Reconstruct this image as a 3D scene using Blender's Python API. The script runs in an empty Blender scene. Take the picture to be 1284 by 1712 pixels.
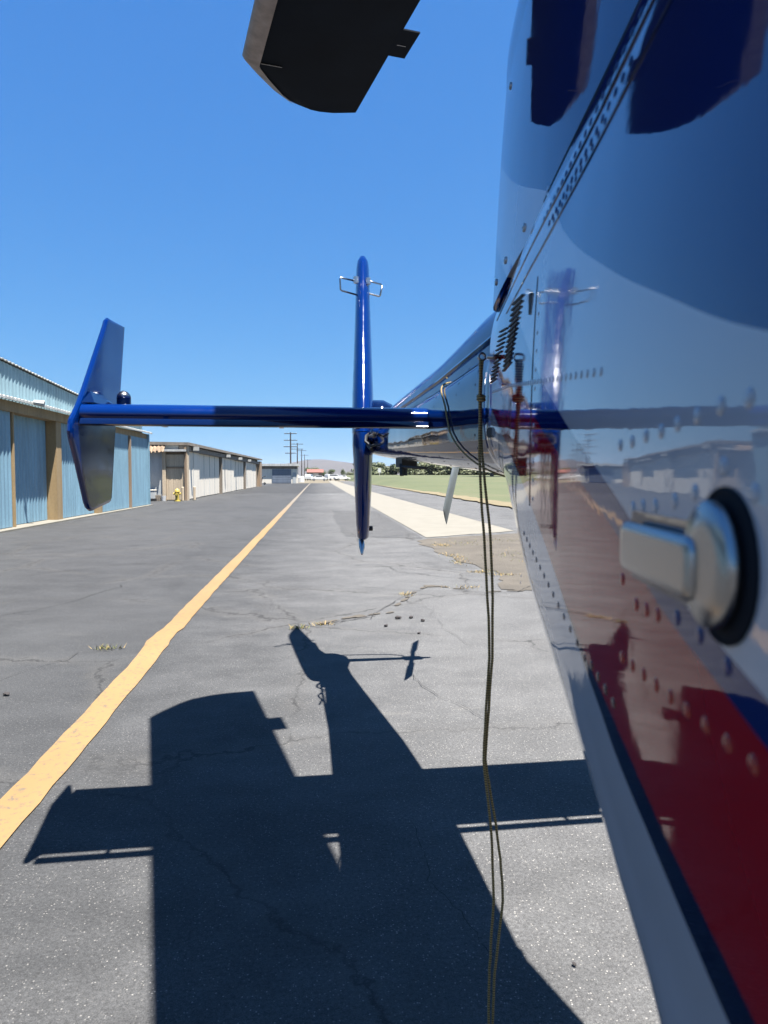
import bpy, bmesh, math, random
from mathutils import Vector, Matrix
R = math.radians
random.seed(7)
scene = bpy.context.scene
COL = scene.collection

# ------------------------------------------------------------------ camera
cam_d = bpy.data.cameras.new('camera')
cam_d.sensor_fit = 'VERTICAL'
cam_d.sensor_height = 36.0
cam_d.sensor_width = 27.0
cam_d.lens = 36.0 * 1200 / 1712
cam_d.clip_start = 0.01
cam_d.clip_end = 9000
cam_d.dof.use_dof = True
cam_d.dof.focus_distance = 5.5
cam_d.dof.aperture_fstop = 9.0
cam = bpy.data.objects.new('camera', cam_d)
COL.objects.link(cam)
cam.location = (0, 0, 1.5)
cam.rotation_euler = (R(90 - 2.91), 0, R(-5.28))
scene.camera = cam

# ------------------------------------------------------------------ world + sun
SUN = Vector((0.188, -0.20, 1.0)).normalized()
elev = math.asin(SUN.z)
world = bpy.data.worlds.new('World')
scene.world = world
world.use_nodes = True
wn = world.node_tree.nodes
wl = world.node_tree.links
wn.clear()
wo = wn.new('ShaderNodeOutputWorld')
bg = wn.new('ShaderNodeBackground')
sky = wn.new('ShaderNodeTexSky')
sky.sky_type = 'NISHITA'
sky.sun_disc = False
sky.sun_elevation = elev
sky.sun_rotation = math.atan2(SUN.x, SUN.y)
sky.altitude = 600
sky.air_density = 1.0
sky.dust_density = 0.35
sky.ozone_density = 3.0
EXPO = 2.1
KA = 0.70            # ground and wall albedo scale, see the exposure
# tone of the clear Californian sky: per-channel power on the Nishita radiance (flatter, bluer gradient)
sepc = wn.new('ShaderNodeSeparateColor')
cmbc = wn.new('ShaderNodeCombineColor')
wl.new(sky.outputs[0], sepc.inputs[0])
for ch, (pw, kk) in enumerate(((0.88, 0.525), (0.60, 0.765), (0.30, 1.03))):
    m1 = wn.new('ShaderNodeMath'); m1.operation = 'MULTIPLY'; m1.inputs[1].default_value = 0.1
    m2 = wn.new('ShaderNodeMath'); m2.operation = 'POWER'; m2.inputs[1].default_value = pw
    m3 = wn.new('ShaderNodeMath'); m3.operation = 'MULTIPLY'; m3.inputs[1].default_value = kk * 10.0 / 2 ** EXPO
    wl.new(sepc.outputs[ch], m1.inputs[0]); wl.new(m1.outputs[0], m2.inputs[0]); wl.new(m2.outputs[0], m3.inputs[0])
    wl.new(m3.outputs[0], cmbc.inputs[ch])
bg.inputs['Strength'].default_value = 0.1
wl.new(cmbc.outputs[0], bg.inputs[0])
wl.new(bg.outputs[0], wo.inputs[0])
sun_d = bpy.data.lights.new('sun', 'SUN')
sun_d.energy = 5.0
sun_d.angle = R(0.53)
sun_d.color = (1.0, 0.965, 0.92)
sun = bpy.data.objects.new('sun', sun_d)
COL.objects.link(sun)
sun.rotation_euler = (-SUN).to_track_quat('-Z', 'Y').to_euler()

vs = scene.view_settings
vs.view_transform = 'Standard'
vs.look = 'None'
vs.exposure = EXPO
vs.gamma = 1.0
vs.use_curve_mapping = False

# ------------------------------------------------------------------ node helpers
class NT:
    def __init__(s, name):
        s.m = bpy.data.materials.new(name)
        s.m.use_nodes = True
        s.t = s.m.node_tree
        s.b = s.t.nodes['Principled BSDF']
    def n(s, kind, **kw):
        nd = s.t.nodes.new(kind)
        for k, v in kw.items():
            setattr(nd, k, v)
        return nd
    def link(s, a, b):
        s.t.links.new(a, b)
    def coord(s, scale=(1, 1, 1), what='Object'):
        tc = s.n('ShaderNodeTexCoord')
        mp = s.n('ShaderNodeMapping')
        mp.inputs['Scale'].default_value = scale
        s.link(tc.outputs[what], mp.inputs[0])
        return mp.outputs[0]
    def noise(s, scale, detail=4, rough=0.55, co=None):
        nd = s.n('ShaderNodeTexNoise')
        nd.inputs['Scale'].default_value = scale
        nd.inputs['Detail'].default_value = detail
        nd.inputs['Roughness'].default_value = rough
        if co is not None:
            s.link(co, nd.inputs['Vector'])
        return nd.outputs[0]
    def ramp(s, fac, stops):
        nd = s.n('ShaderNodeValToRGB')
        el = nd.color_ramp.elements
        while len(el) < len(stops):
            el.new(0.5)
        for e, (p, c) in zip(el, stops):
            e.position = p
            e.color = (c[0], c[1], c[2], 1) if not isinstance(c, (int, float)) else (c, c, c, 1)
        s.link(fac, nd.inputs[0])
        return nd.outputs[0]
    def mix(s, fac, a, b, mode='MIX'):
        nd = s.n('ShaderNodeMix', data_type='RGBA', blend_type=mode)
        for sock, v in ((nd.inputs[0], fac), (nd.inputs[6], a), (nd.inputs[7], b)):
            if isinstance(v, (int, float)):
                sock.default_value = v
            elif isinstance(v, tuple):
                sock.default_value = (v[0], v[1], v[2], 1)
            else:
                s.link(v, sock)
        return nd.outputs[2]
    def math(s, op, a, b=None):
        nd = s.n('ShaderNodeMath', operation=op)
        for sock, v in ((nd.inputs[0], a), (nd.inputs[1], b)):
            if v is None:
                continue
            if isinstance(v, (int, float)):
                sock.default_value = v
            else:
                s.link(v, sock)
        return nd.outputs[0]
    def bump(s, h, strength=0.3, dist=0.01):
        nd = s.n('ShaderNodeBump')
        nd.inputs['Strength'].default_value = strength
        nd.inputs['Distance'].default_value = dist
        s.link(h, nd.inputs['Height'])
        s.link(nd.outputs[0], s.b.inputs['Normal'])
        return nd
    def set(s, **kw):
        for k, v in kw.items():
            i = s.b.inputs[k]
            if isinstance(v, (int, float)):
                i.default_value = v
            elif isinstance(v, tuple):
                i.default_value = (v[0], v[1], v[2], 1)
            else:
                s.link(v, i)
        return s

def rough_mat(name, c, rough=0.8, var=0.25, scale=6, bump=0.0, metallic=0.0, stretch=(1, 1, 1)):
    t = NT(name)
    n = t.noise(scale, 6, 0.6, t.coord(stretch))
    c = tuple(x * KA for x in c)
    lo = tuple(x * (1 - var) for x in c)
    hi = tuple(min(1, x * (1 + var)) for x in c)
    t.set(**{'Base Color': t.ramp(n, [(0.3, lo), (0.7, hi)]), 'Roughness': rough, 'Metallic': metallic})
    if bump:
        t.bump(n, bump, 0.02)
    return t.m

M = {}
# --- asphalt
def asphalt(name, k):
    t = NT(name)
    tc = t.n('ShaderNodeTexCoord')
    def co(sc):
        mp = t.n('ShaderNodeMapping')
        mp.inputs['Scale'].default_value = sc
        t.link(tc.outputs['Object'], mp.inputs[0])
        return mp.outputs[0]
    big = t.noise(0.30, 6, 0.62, co((1, 0.45, 1)))
    mid = t.noise(1.7, 7, 0.68, co((0.8, 1.1, 1)))
    fine = t.noise(70, 5, 0.75, co((1, 1, 1)))
    grit = t.noise(260, 2, 0.7, co((1, 1, 1)))
    k *= 1.14
    lo = tuple(k * v for v in (0.0245, 0.0249, 0.0254))
    hi = tuple(k * v for v in (0.0380, 0.0385, 0.0390))
    base = t.ramp(big, [(0.35, lo), (0.65, hi)])
    base = t.mix(t.ramp(mid, [(0.40, 0.0), (0.66, 0.55)]), base, tuple(h * 1.28 for h in hi))
    base = t.mix(0.75, base, t.ramp(fine, [(0.32, 0.35), (0.68, 1.35)]), 'MULTIPLY')
    base = t.mix(0.7, base, t.ramp(grit, [(0.35, 0.45), (0.65, 1.4)]), 'MULTIPLY')
    v = t.n('ShaderNodeTexVoronoi')
    v.inputs['Scale'].default_value = 130
    t.link(co((1, 1, 1)), v.inputs['Vector'])
    cellr = t.n('ShaderNodeSeparateColor')
    t.link(v.outputs['Color'], cellr.inputs[0])
    spk = t.math('MULTIPLY', t.math('LESS_THAN', v.outputs['Distance'], 0.36), t.math('GREATER_THAN', cellr.outputs[0], 0.70))
    base = t.mix(t.math('MULTIPLY', spk, 0.8), base, t.ramp(cellr.outputs[1], [(0.0, (0.02, 0.02, 0.02)), (0.6, (0.055, 0.054, 0.052)), (1.0, (0.15, 0.145, 0.135))]))
    # oil-dark stains, pale scuffs, base paler towards +x
    stain = t.ramp(t.noise(0.75, 5, 0.65, co((0.9, 0.35, 1))), [(0.56, 0.0), (0.66, 1.0)])
    base = t.mix(t.math('MULTIPLY', stain, 0.45), base, tuple(l * 0.62 for l in lo))
    ble = t.ramp(t.noise(1.1, 7, 0.75, co((0.45, 1.6, 1))), [(0.60, 0.0), (0.70, 1.0)])
    base = t.mix(t.math('MULTIPLY', ble, 0.32), base, (0.062 * k, 0.060 * k, 0.056 * k))
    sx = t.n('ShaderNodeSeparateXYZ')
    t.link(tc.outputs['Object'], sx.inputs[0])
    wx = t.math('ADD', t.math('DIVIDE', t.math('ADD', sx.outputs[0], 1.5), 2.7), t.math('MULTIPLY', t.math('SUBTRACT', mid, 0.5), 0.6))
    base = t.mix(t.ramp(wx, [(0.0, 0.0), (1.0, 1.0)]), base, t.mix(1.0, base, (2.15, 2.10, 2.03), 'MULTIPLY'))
    warp = t.n('ShaderNodeMix', data_type='RGBA', blend_type='LINEAR_LIGHT')
    wn_ = t.n('ShaderNodeTexNoise')
    wn_.inputs['Scale'].default_value = 2.6
    wn_.inputs['Detail'].default_value = 7
    wn_.inputs['Roughness'].default_value = 0.7
    t.link(tc.outputs['Object'], wn_.inputs['Vector'])
    warp.inputs[0].default_value = 0.22
    t.link(tc.outputs['Object'], warp.inputs[6])
    t.link(wn_.outputs['Color'], warp.inputs[7])
    ve = t.n('ShaderNodeTexVoronoi', feature='DISTANCE_TO_EDGE')
    ve.inputs['Scale'].default_value = 0.42
    t.link(warp.outputs[2], ve.inputs['Vector'])
    ck = t.ramp(ve.outputs['Distance'], [(0.0016, 1.0), (0.0065, 0.0)])
    halo = t.ramp(ve.outputs['Distance'], [(0.006, 1.0), (0.05, 0.0)])
    cm_ = t.ramp(t.noise(0.5, 4, 0.6, co((1, 1, 1))), [(0.40, 0.0), (0.52, 1.0)])
    base = t.mix(t.math('MULTIPLY', t.math('MULTIPLY', halo, cm_), 0.22), base, (0.075, 0.070, 0.062))
    base = t.mix(t.math('MULTIPLY', t.math('MULTIPLY', ck, cm_), 0.8), base, (0.010, 0.010, 0.010))
    # round dark oil spots and pale tyre scuffs
    ov = t.n('ShaderNodeTexVoronoi')
    ov.inputs['Scale'].default_value = 1.3
    t.link(warp.outputs[2], ov.inputs['Vector'])
    oc = t.n('ShaderNodeSeparateColor')
    t.link(ov.outputs['Color'], oc.inputs[0])
    oil = t.math('MULTIPLY', t.ramp(ov.outputs['Distance'], [(0.05, 1.0), (0.20, 0.0)]), t.math('GREATER_THAN', oc.outputs[0], 0.80))
    base = t.mix(t.math('MULTIPLY', oil, 0.42), base, (0.014, 0.014, 0.015))
    t.set(**{'Base Color': base, 'Roughness': 0.88, 'Specular IOR Level': 0.3})
    t.bump(t.math('ADD', t.math('MULTIPLY', v.outputs['Distance'], 0.6), t.math('ADD', fine, t.math('MULTIPLY', grit, 0.5))), 0.7, 0.006)
    return t.m
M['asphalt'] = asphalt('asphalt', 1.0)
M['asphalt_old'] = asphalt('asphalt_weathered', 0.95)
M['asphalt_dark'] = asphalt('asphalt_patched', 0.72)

def concrete():
    t = NT('pale_concrete')
    n = t.noise(1.5, 6, 0.6, t.coord())
    f = t.noise(40, 4, 0.7, t.coord())
    c = t.ramp(n, [(0.3, (0.128, 0.117, 0.092)), (0.7, (0.155, 0.143, 0.115))])
    c = t.mix(0.3, c, t.ramp(f, [(0.3, 0.6), (0.7, 1.0)]), 'MULTIPLY')
    t.set(**{'Base Color': c, 'Roughness': 0.9})
    t.bump(f, 0.3, 0.006)
    return t.m
M['concrete'] = concrete()

def yellow():
    t = NT('yellow_line_paint')
    f = t.noise(25, 5, 0.7, t.coord())
    g = t.noise(1.2, 4, 0.6, t.coord((1, 0.5, 1)))
    v = t.n('ShaderNodeTexVoronoi')
    v.inputs['Scale'].default_value = 110
    t.link(t.coord(), v.inputs['Vector'])
    c = t.ramp(g, [(0.3, (0.158, 0.094, 0.033)), (0.7, (0.188, 0.115, 0.042))])
    sep = t.n('ShaderNodeSeparateXYZ')
    tc = t.n('ShaderNodeTexCoord')
    t.link(tc.outputs['Object'], sep.inputs[0])
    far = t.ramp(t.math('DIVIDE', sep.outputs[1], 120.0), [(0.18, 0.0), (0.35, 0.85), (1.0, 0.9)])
    wear = t.ramp(t.math('ADD', f, t.math('MULTIPLY', v.outputs['Distance'], 0.12)), [(0.60, 0.0), (0.72, 0.7)])
    c = t.mix(wear, c, (0.06, 0.055, 0.047))
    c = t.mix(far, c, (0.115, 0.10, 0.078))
    t.set(**{'Base Color': c, 'Roughness': 0.75})
    t.bump(f, 0.35, 0.004)
    return t.m
M['yellow'] = yellow()

def ground_mat(name, stops, sc, stretch=(1, 1, 1), bump=0.5, bd=0.03, fine=None):
    t = NT(name)
    n = t.noise(sc, 8, 0.65, t.coord(stretch))
    c = t.ramp(n, [(q, tuple(x * KA for x in cc)) for q, cc in stops])
    f = t.noise(fine or sc * 20, 4, 0.7, t.coord())
    c = t.mix(0.45, c, t.ramp(f, [(0.3, 0.45), (0.7, 1.0)]), 'MULTIPLY')
    t.set(**{'Base Color': c, 'Roughness': 0.95})
    t.bump(f, bump, bd)
    return t.m
M['terrain'] = ground_mat('dry_soil', [(0.3, (0.14, 0.115, 0.075)), (0.55, (0.17, 0.14, 0.09)), (0.75, (0.10, 0.095, 0.055))], 0.05, fine=3)
M['grass'] = ground_mat('mown_grass', [(0.25, (0.070, 0.082, 0.030)), (0.5, (0.088, 0.102, 0.038)), (0.75, (0.135, 0.125, 0.06))], 0.12, (1, 0.5, 1), fine=9)
M['drygrass'] = ground_mat('dry_verge_grass', [(0.3, (0.165, 0.13, 0.065)), (0.7, (0.215, 0.175, 0.095))], 0.6, fine=14)
M['gravel'] = ground_mat('loose_gravel', [(0.3, (0.078, 0.066, 0.05)), (0.7, (0.135, 0.115, 0.088))], 1.3, bump=0.9, fine=60, bd=0.02)
M['hills'] = ground_mat('dry_hillside', [(0.3, (0.05, 0.042, 0.037)), (0.6, (0.07, 0.056, 0.046)), (0.8, (0.028, 0.032, 0.024))], 0.006, fine=0.08)
M['crack'] = rough_mat('crack_dark', (0.025, 0.023, 0.02), 0.95, 0.4, 30)

# --- helicopter paint
def paint(name, c, rough=0.06, flake=0.0, wav=0.0016):
    t = NT(name)
    n = t.noise(2.2, 2, 0.4, t.coord())
    n2 = t.noise(60, 2, 0.5, t.coord())
    smear = t.noise(5, 6, 0.7, t.coord((1, 0.6, 2.0)))
    rg = t.ramp(smear, [(0.40, rough * 0.55), (0.72, rough * 1.7)])
    t.set(**{'Base Color': c, 'Roughness': rg, 'IOR': 1.46, 'Metallic': flake})
    h = t.math('ADD', n, t.math('MULTIPLY', n2, 0.012))
    bp = t.bump(h, 0.35, wav * 10)
    return t
BLUE = (0.0004, 0.012, 0.085)
NAVY = (0.001, 0.0045, 0.026)
WHITE = (0.28, 0.305, 0.34)
RED = (0.22, 0.002, 0.006)
M['blue'] = paint('metallic_blue_paint', BLUE, 0.12).m
M['navy'] = paint('dark_blue_paint', NAVY, 0.08).m
M['white'] = paint('gloss_white_paint', WHITE, 0.08).m

def livery():
    t = paint('helicopter_livery', BLUE, 0.04)
    tc = t.n('ShaderNodeTexCoord')
    sp = t.n('ShaderNodeSeparateXYZ')
    t.link(tc.outputs['Object'], sp.inputs[0])
    a = t.math('DIVIDE', t.math('ADD', sp.outputs[1], 3.0), 2.5)
    z = t.math('DIVIDE', t.math('SUBTRACT', sp.outputs[2], 1.1), 1.4)
    def above(pts):
        fc = t.n('ShaderNodeFloatCurve')
        cv = fc.mapping.curves[0]
        pp = [((x + 3.0) / 2.5, (y - 1.1) / 1.4) for x, y in pts]
        while len(cv.points) < len(pp):
            cv.points.new(0.5, 0.5)
        for p, q in zip(cv.points, pp):
            p.location = q
            p.handle_type = 'AUTO'
        fc.mapping.update()
        t.link(a, fc.inputs['Value'])
        return t.math('GREATER_THAN', z, fc.outputs[0])
    arc = above([(-3.0, 1.40), (-2.332, 1.553), (-2.2, 1.600), (-2.07, 1.651), (-1.85, 1.751), (-1.71, 1.837), (-1.2, 2.07), (-0.76, 2.307), (-0.5, 2.45)])
    bup = above([(-3.0, 1.27), (-2.34, 1.417), (-2.30, 1.426), (-2.229, 1.443), (-2.131, 1.480), (-2.003, 1.522), (-1.883, 1.563), (-1.6, 1.68), (-0.5, 2.3)])
    rup = above([(-3.0, 1.24), (-2.341, 1.398), (-2.294, 1.409), (-2.203, 1.431), (-2.132, 1.456), (-1.992, 1.495), (-1.76, 1.555), (-1.45, 1.66), (-0.5, 2.0)])
    rlo = above([(-3.0, 1.12), (-2.314, 1.273), (-2.256, 1.285), (-2.198, 1.297), (-2.132, 1.315), (-2.092, 1.326), (-2.005, 1.348), (-1.934, 1.373), (-1.80, 1.422), (-1.535, 1.502), (-1.013, 1.64), (-0.5, 1.78)])
    blo = above([(-3.0, 1.09), (-2.28, 1.246), (-2.229, 1.260), (-2.172, 1.276), (-2.096, 1.298), (-2.05, 1.318), (-1.99, 1.342), (-1.934, 1.368), (-1.80, 1.420), (-1.535, 1.500), (-1.013, 1.638), (-0.5, 1.778)])
    c = t.mix(blo, WHITE, NAVY)
    c = t.mix(rlo, c, RED)
    c = t.mix(rup, c, (0.002, 0.010, 0.075))
    c = t.mix(bup, c, WHITE)
    c = t.mix(arc, c, BLUE)
    t.set(**{'Base Color': c, 'Specular Tint': t.mix(arc, (1.0, 1.0, 1.0), (0.42, 0.70, 0.95))})
    return t.m
M['livery'] = livery()

def boom_paint():
    t = paint('tail_boom_livery', BLUE, 0.045)
    tc = t.n('ShaderNodeTexCoord')
    sp = t.n('ShaderNodeSeparateXYZ')
    t.link(tc.outputs['Object'], sp.inputs[0])
    edge = t.math('SUBTRACT', sp.outputs[2], t.math('MULTIPLY', sp.outputs[1], 0.045))
    c = t.mix(t.math('GREATER_THAN', edge, 1.565), WHITE, (0.002, 0.008, 0.04))
    t.set(**{'Base Color': c})
    return t.m
M['boom'] = boom_paint()
def metal(name, c, rough):
    t = NT(name)
    n = t.noise(30, 3, 0.6, t.coord((1, 8, 1)))
    t.set(**{'Base Color': c, 'Metallic': 1.0, 'Roughness': rough})
    return t.m
M['chrome'] = metal('polished_steel', (0.31, 0.31, 0.315), 0.25)
M['steel'] = metal('dull_steel', (0.45, 0.45, 0.46), 0.35)
M['black'] = rough_mat('black_rubber', (0.012, 0.012, 0.013), 0.6, 0.3, 20)
M['blade'] = rough_mat('matt_black_blade_paint', (0.006, 0.010, 0.017), 0.8, 0.25, 3)
M['blade'].node_tree.nodes['Principled BSDF'].inputs['Specular IOR Level'].default_value = 0.12
M['nose'] = rough_mat('worn_blade_nose', (0.40, 0.33, 0.28), 0.6, 0.3, 12)
M['trblade'] = rough_mat('grey_tail_blade', (0.20, 0.22, 0.22), 0.45, 0.3, 4)

def rope_mat():
    t = NT('yellow_black_rope')
    w = t.n('ShaderNodeTexWave')
    w.wave_type = 'BANDS'
    w.bands_direction = 'Z'
    w.inputs['Scale'].default_value = 60
    w.inputs['Distortion'].default_value = 1.5
    t.link(t.coord((1.6, 1.6, 1)), w.inputs['Vector'])
    t.set(**{'Base Color': t.ramp(w.outputs[1], [(0.15, (0.05, 0.035, 0.014)), (0.55, (0.26, 0.18, 0.06))]), 'Roughness': 0.8})
    return t.m
M['rope'] = rope_mat()

# --- buildings
def sheet(name, c, rough=0.55, streak=0.3):
    t = NT(name)
    c = tuple(x * KA for x in c)
    n = t.noise(3, 6, 0.65, t.coord((1, 1.0, 0.15)))
    n2 = t.noise(14, 4, 0.6, t.coord())
    cc = t.ramp(n, [(0.3, tuple(x * (1 - streak) for x in c)), (0.65, c)])
    cc = t.mix(0.25, cc, t.ramp(n2, [(0.35, 0.6), (0.6, 1.0)]), 'MULTIPLY')
    t.set(**{'Base Color': cc, 'Roughness': rough})
    return t.m
M['bluesheet'] = sheet('faded_blue_sheet', (0.24, 0.41, 0.51))
M['bluelight'] = sheet('pale_blue_sheet', (0.33, 0.50, 0.56))
M['roofwhite'] = sheet('weathered_white_metal', (0.62, 0.62, 0.58), 0.6, 0.4)
M['tan'] = sheet('bare_tan_wood', (0.42, 0.29, 0.14), 0.85, 0.35)
M['brown'] = sheet('weathered_brown_wood', (0.36, 0.255, 0.165), 0.9, 0.4)
M['beige'] = sheet('beige_board_door', (0.66, 0.53, 0.37), 0.85, 0.3)
M['offwhite'] = sheet('chalky_white_sheet', (0.92, 0.84, 0.70), 0.75, 0.15)
M['greywhite'] = sheet('grey_white_plaster', (0.52, 0.54, 0.53), 0.8, 0.2)
M['fascia'] = sheet('grey_brown_fascia', (0.27, 0.225, 0.175), 0.85, 0.4)
M['greyblue'] = sheet('grey_blue_roller_door', (0.20, 0.24, 0.30), 0.6, 0.2)
M['hydrant'] = rough_mat('yellow_hydrant_paint', (0.50, 0.38, 0.07), 0.5, 0.15, 8)
M['glass'] = rough_mat('dark_glass', (0.02, 0.025, 0.03), 0.08, 0.1, 2)
M['carwhite'] = rough_mat('white_car_paint', (0.72, 0.72, 0.70), 0.25, 0.03, 2)
M['redroof'] = rough_mat('dull_red_roof', (0.22, 0.08, 0.06), 0.8, 0.2, 2)
M['polewood'] = rough_mat('creosoted_pole', (0.055, 0.042, 0.034), 0.9, 0.3, 4, stretch=(1, 1, 0.2))
M['bark'] = rough_mat('grey_bark', (0.11, 0.085, 0.06), 0.95, 0.3, 9)
def leaf(name, a, b):
    t = NT(name)
    oi = t.n('ShaderNodeObjectInfo')
    n = t.noise(1.1, 3, 0.6, t.coord())
    n2 = t.noise(7, 2, 0.6, t.coord())
    c = t.ramp(t.math('ADD', t.math('MULTIPLY', n, 0.6), t.math('MULTIPLY', n2, 0.4)), [(0.35, a), (0.65, b)])
    c = t.mix(t.math('MULTIPLY', oi.outputs['Random'], 0.35), c, (0.10, 0.095, 0.05))
    t.set(**{'Base Color': c, 'Roughness': 0.7})
    return t.m
M['leaf'] = leaf('green_foliage', (0.028, 0.046, 0.016), (0.070, 0.10, 0.034))
M['leaf2'] = leaf('olive_foliage', (0.045, 0.058, 0.022), (0.105, 0.118, 0.05))
M['straw'] = rough_mat('dry_straw', (0.42, 0.30, 0.12), 0.9, 0.3, 20)
M['weed'] = rough_mat('green_weed', (0.16, 0.17, 0.06), 0.9, 0.3, 20)
M['stone'] = rough_mat('dark_stone', (0.035, 0.03, 0.028), 0.9, 0.4, 30)

# ------------------------------------------------------------------ mesh helpers
def mesh_obj(name, verts, faces, mats, parent=None, smooth=False, mi=None, kind=None):
    me = bpy.data.meshes.new(name)
    me.from_pydata([tuple(v) for v in verts], [], faces)
    if not isinstance(mats, (list, tuple)):
        mats = [mats]
    for m in mats:
        me.materials.append(M[m] if isinstance(m, str) else m)
    if mi:
        me.polygons.foreach_set('material_index', mi)
    if smooth:
        me.polygons.foreach_set('use_smooth', [True] * len(me.polygons))
    me.update()
    o = bpy.data.objects.new(name, me)
    COL.objects.link(o)
    if parent:
        o.parent = parent
    if kind:
        o['kind'] = kind
    return o

def fix_normals(o):
    bm = bmesh.new()
    bm.from_mesh(o.data)
    bmesh.ops.recalc_face_normals(bm, faces=bm.faces)
    bm.to_mesh(o.data)
    bm.free()
    return o

def sharp(o, ang=35):
    me = o.data
    bm = bmesh.new()
    bm.from_mesh(me)
    bmesh.ops.recalc_face_normals(bm, faces=bm.faces)
    for e in bm.edges:
        e.smooth = not (len(e.link_faces) == 2 and e.calc_face_angle(0) > R(ang))
    for f in bm.faces:
        f.smooth = len(f.verts) <= 8
    bm.to_mesh(me)
    bm.free()
    return o

def thing(name, label, cat, loc=(0, 0, 0), rz=0.0, group=None):
    o = bpy.data.objects.new(name, None)
    o.empty_display_size = 0.2
    COL.objects.link(o)
    o.location = loc
    o.rotation_euler = (0, 0, rz)
    o['label'] = label
    o['category'] = cat
    if group:
        o['group'] = group
    return o

def tag(o, label, cat, group=None):
    o['label'] = label
    o['category'] = cat
    if group:
        o['group'] = group
    return o

class MB:
    def __init__(s):
        s.v, s.f, s.mi = [], [], []
    def add(s, vs_, fs, mi=0):
        k = len(s.v)
        s.v += [tuple(x) for x in vs_]
        s.f += [tuple(i + k for i in f) for f in fs]
        s.mi += [mi] * len(fs)
        return s
    def box(s, x0, x1, y0, y1, z0, z1, mi=0, mat=None):
        vv = [(x0, y0, z0), (x1, y0, z0), (x1, y1, z0), (x0, y1, z0), (x0, y0, z1), (x1, y0, z1), (x1, y1, z1), (x0, y1, z1)]
        if mat is not None:
            vv = [tuple(mat @ Vector(p)) for p in vv]
        return s.add(vv, [(3, 2, 1, 0), (4, 5, 6, 7), (0, 1, 5, 4), (1, 2, 6, 5), (2, 3, 7, 6), (3, 0, 4, 7)], mi)
    def tube(s, pts, rads, n=8, cap=True, mi=0):
        pts = [Vector(p) for p in pts]
        if isinstance(rads, (int, float)):
            rads = [rads] * len(pts)
        up = None
        rings = []
        for i, p in enumerate(pts):
            d = (pts[min(i + 1, len(pts) - 1)] - pts[max(i - 1, 0)]).normalized()
            if up is None:
                up = Vector((0, 0, 1)) if abs(d.z) < 0.9 else Vector((1, 0, 0))
            a = d.cross(up).normalized()
            up = a.cross(d).normalized()
            rings.append([p + (a * math.cos(2 * math.pi * k / n) + up * math.sin(2 * math.pi * k / n)) * rads[i] for k in range(n)])
        vv = [q for r in rings for q in r]
        ff = []
        for i in range(len(pts) - 1):
            for k in range(n):
                k2 = (k + 1) % n
                ff.append((i * n + k, i * n + k2, (i + 1) * n + k2, (i + 1) * n + k))
        if cap:
            ff.append(tuple(range(n - 1, -1, -1)))
            ff.append(tuple((len(pts) - 1) * n + k for k in range(n)))
        return s.add(vv, ff, mi)
    def loft(s, rings, closed=True, cap0=True, cap1=True, mi=0):
        n = len(rings[0])
        vv = [q for r in rings for q in r]
        ff = []
        for i in range(len(rings) - 1):
            for k in range(n if closed else n - 1):
                k2 = (k + 1) % n
                ff.append((i * n + k, i * n + k2, (i + 1) * n + k2, (i + 1) * n + k))
        if cap0:
            ff.append(tuple(range(n - 1, -1, -1)))
        if cap1:
            ff.append(tuple((len(rings) - 1) * n + k for k in range(n)))
        return s.add(vv, ff, mi)
    def build(s, name, mats, parent=None, smooth=False, kind=None, sharp_ang=None):
        o = mesh_obj(name, s.v, s.f, mats, parent, smooth, s.mi, kind)
        if sharp_ang:
            sharp(o, sharp_ang)
        else:
            fix_normals(o)
        return o

def interp(pts, x):
    if x <= pts[0][0]:
        return pts[0][1]
    for (x0, y0), (x1, y1) in zip(pts, pts[1:]):
        if x <= x1:
            return y0 + (y1 - y0) * (x - x0) / (x1 - x0)
    return pts[-1][1]

def smooth_interp(pts, x):
    # monotone cubic through the points
    n = len(pts)
    if x <= pts[0][0]:
        return pts[0][1]
    if x >= pts[-1][0]:
        return pts[-1][1]
    hs = [pts[i + 1][0] - pts[i][0] for i in range(n - 1)]
    ds = [(pts[i + 1][1] - pts[i][1]) / hs[i] for i in range(n - 1)]
    ms = [ds[0]] + [0 if ds[i - 1] * ds[i] <= 0 else 2 / (1 / ds[i - 1] + 1 / ds[i]) for i in range(1, n - 1)] + [ds[-1]]
    for i in range(n - 1):
        if x <= pts[i + 1][0]:
            t = (x - pts[i][0]) / hs[i]
            return ((2 * t ** 3 - 3 * t * t + 1) * pts[i][1] + (t ** 3 - 2 * t * t + t) * hs[i] * ms[i]
                    + (-2 * t ** 3 + 3 * t * t) * pts[i + 1][1] + (t ** 3 - t * t) * hs[i] * ms[i + 1])

def sheet_obj(name, outline, z, mat, kind='structure', parent=None):
    o = mesh_obj(name, [(x, y, z) for x, y in outline], [tuple(range(len(outline)))], mat, parent)
    if kind and parent is None:
        o['kind'] = kind
    bm = bmesh.new()
    bm.from_mesh(o.data)
    bmesh.ops.triangulate(bm, faces=bm.faces)
    bmesh.ops.recalc_face_normals(bm, faces=bm.faces)
    for f in bm.faces:
        if f.normal.z < 0:
            f.normal_flip()
    bm.to_mesh(o.data)
    bm.free()
    return o

def rough_edge(p0, p1, n, amp, seed=0):
    rr = random.Random(seed)
    out = []
    for i in range(n + 1):
        t = i / n
        j = 0 if i in (0, n) else 1
        out.append((p0[0] + (p1[0] - p0[0]) * t + rr.uniform(-amp, amp) * j, p0[1] + (p1[1] - p0[1]) * t + rr.uniform(-amp, amp) * j))
    return out

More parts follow.
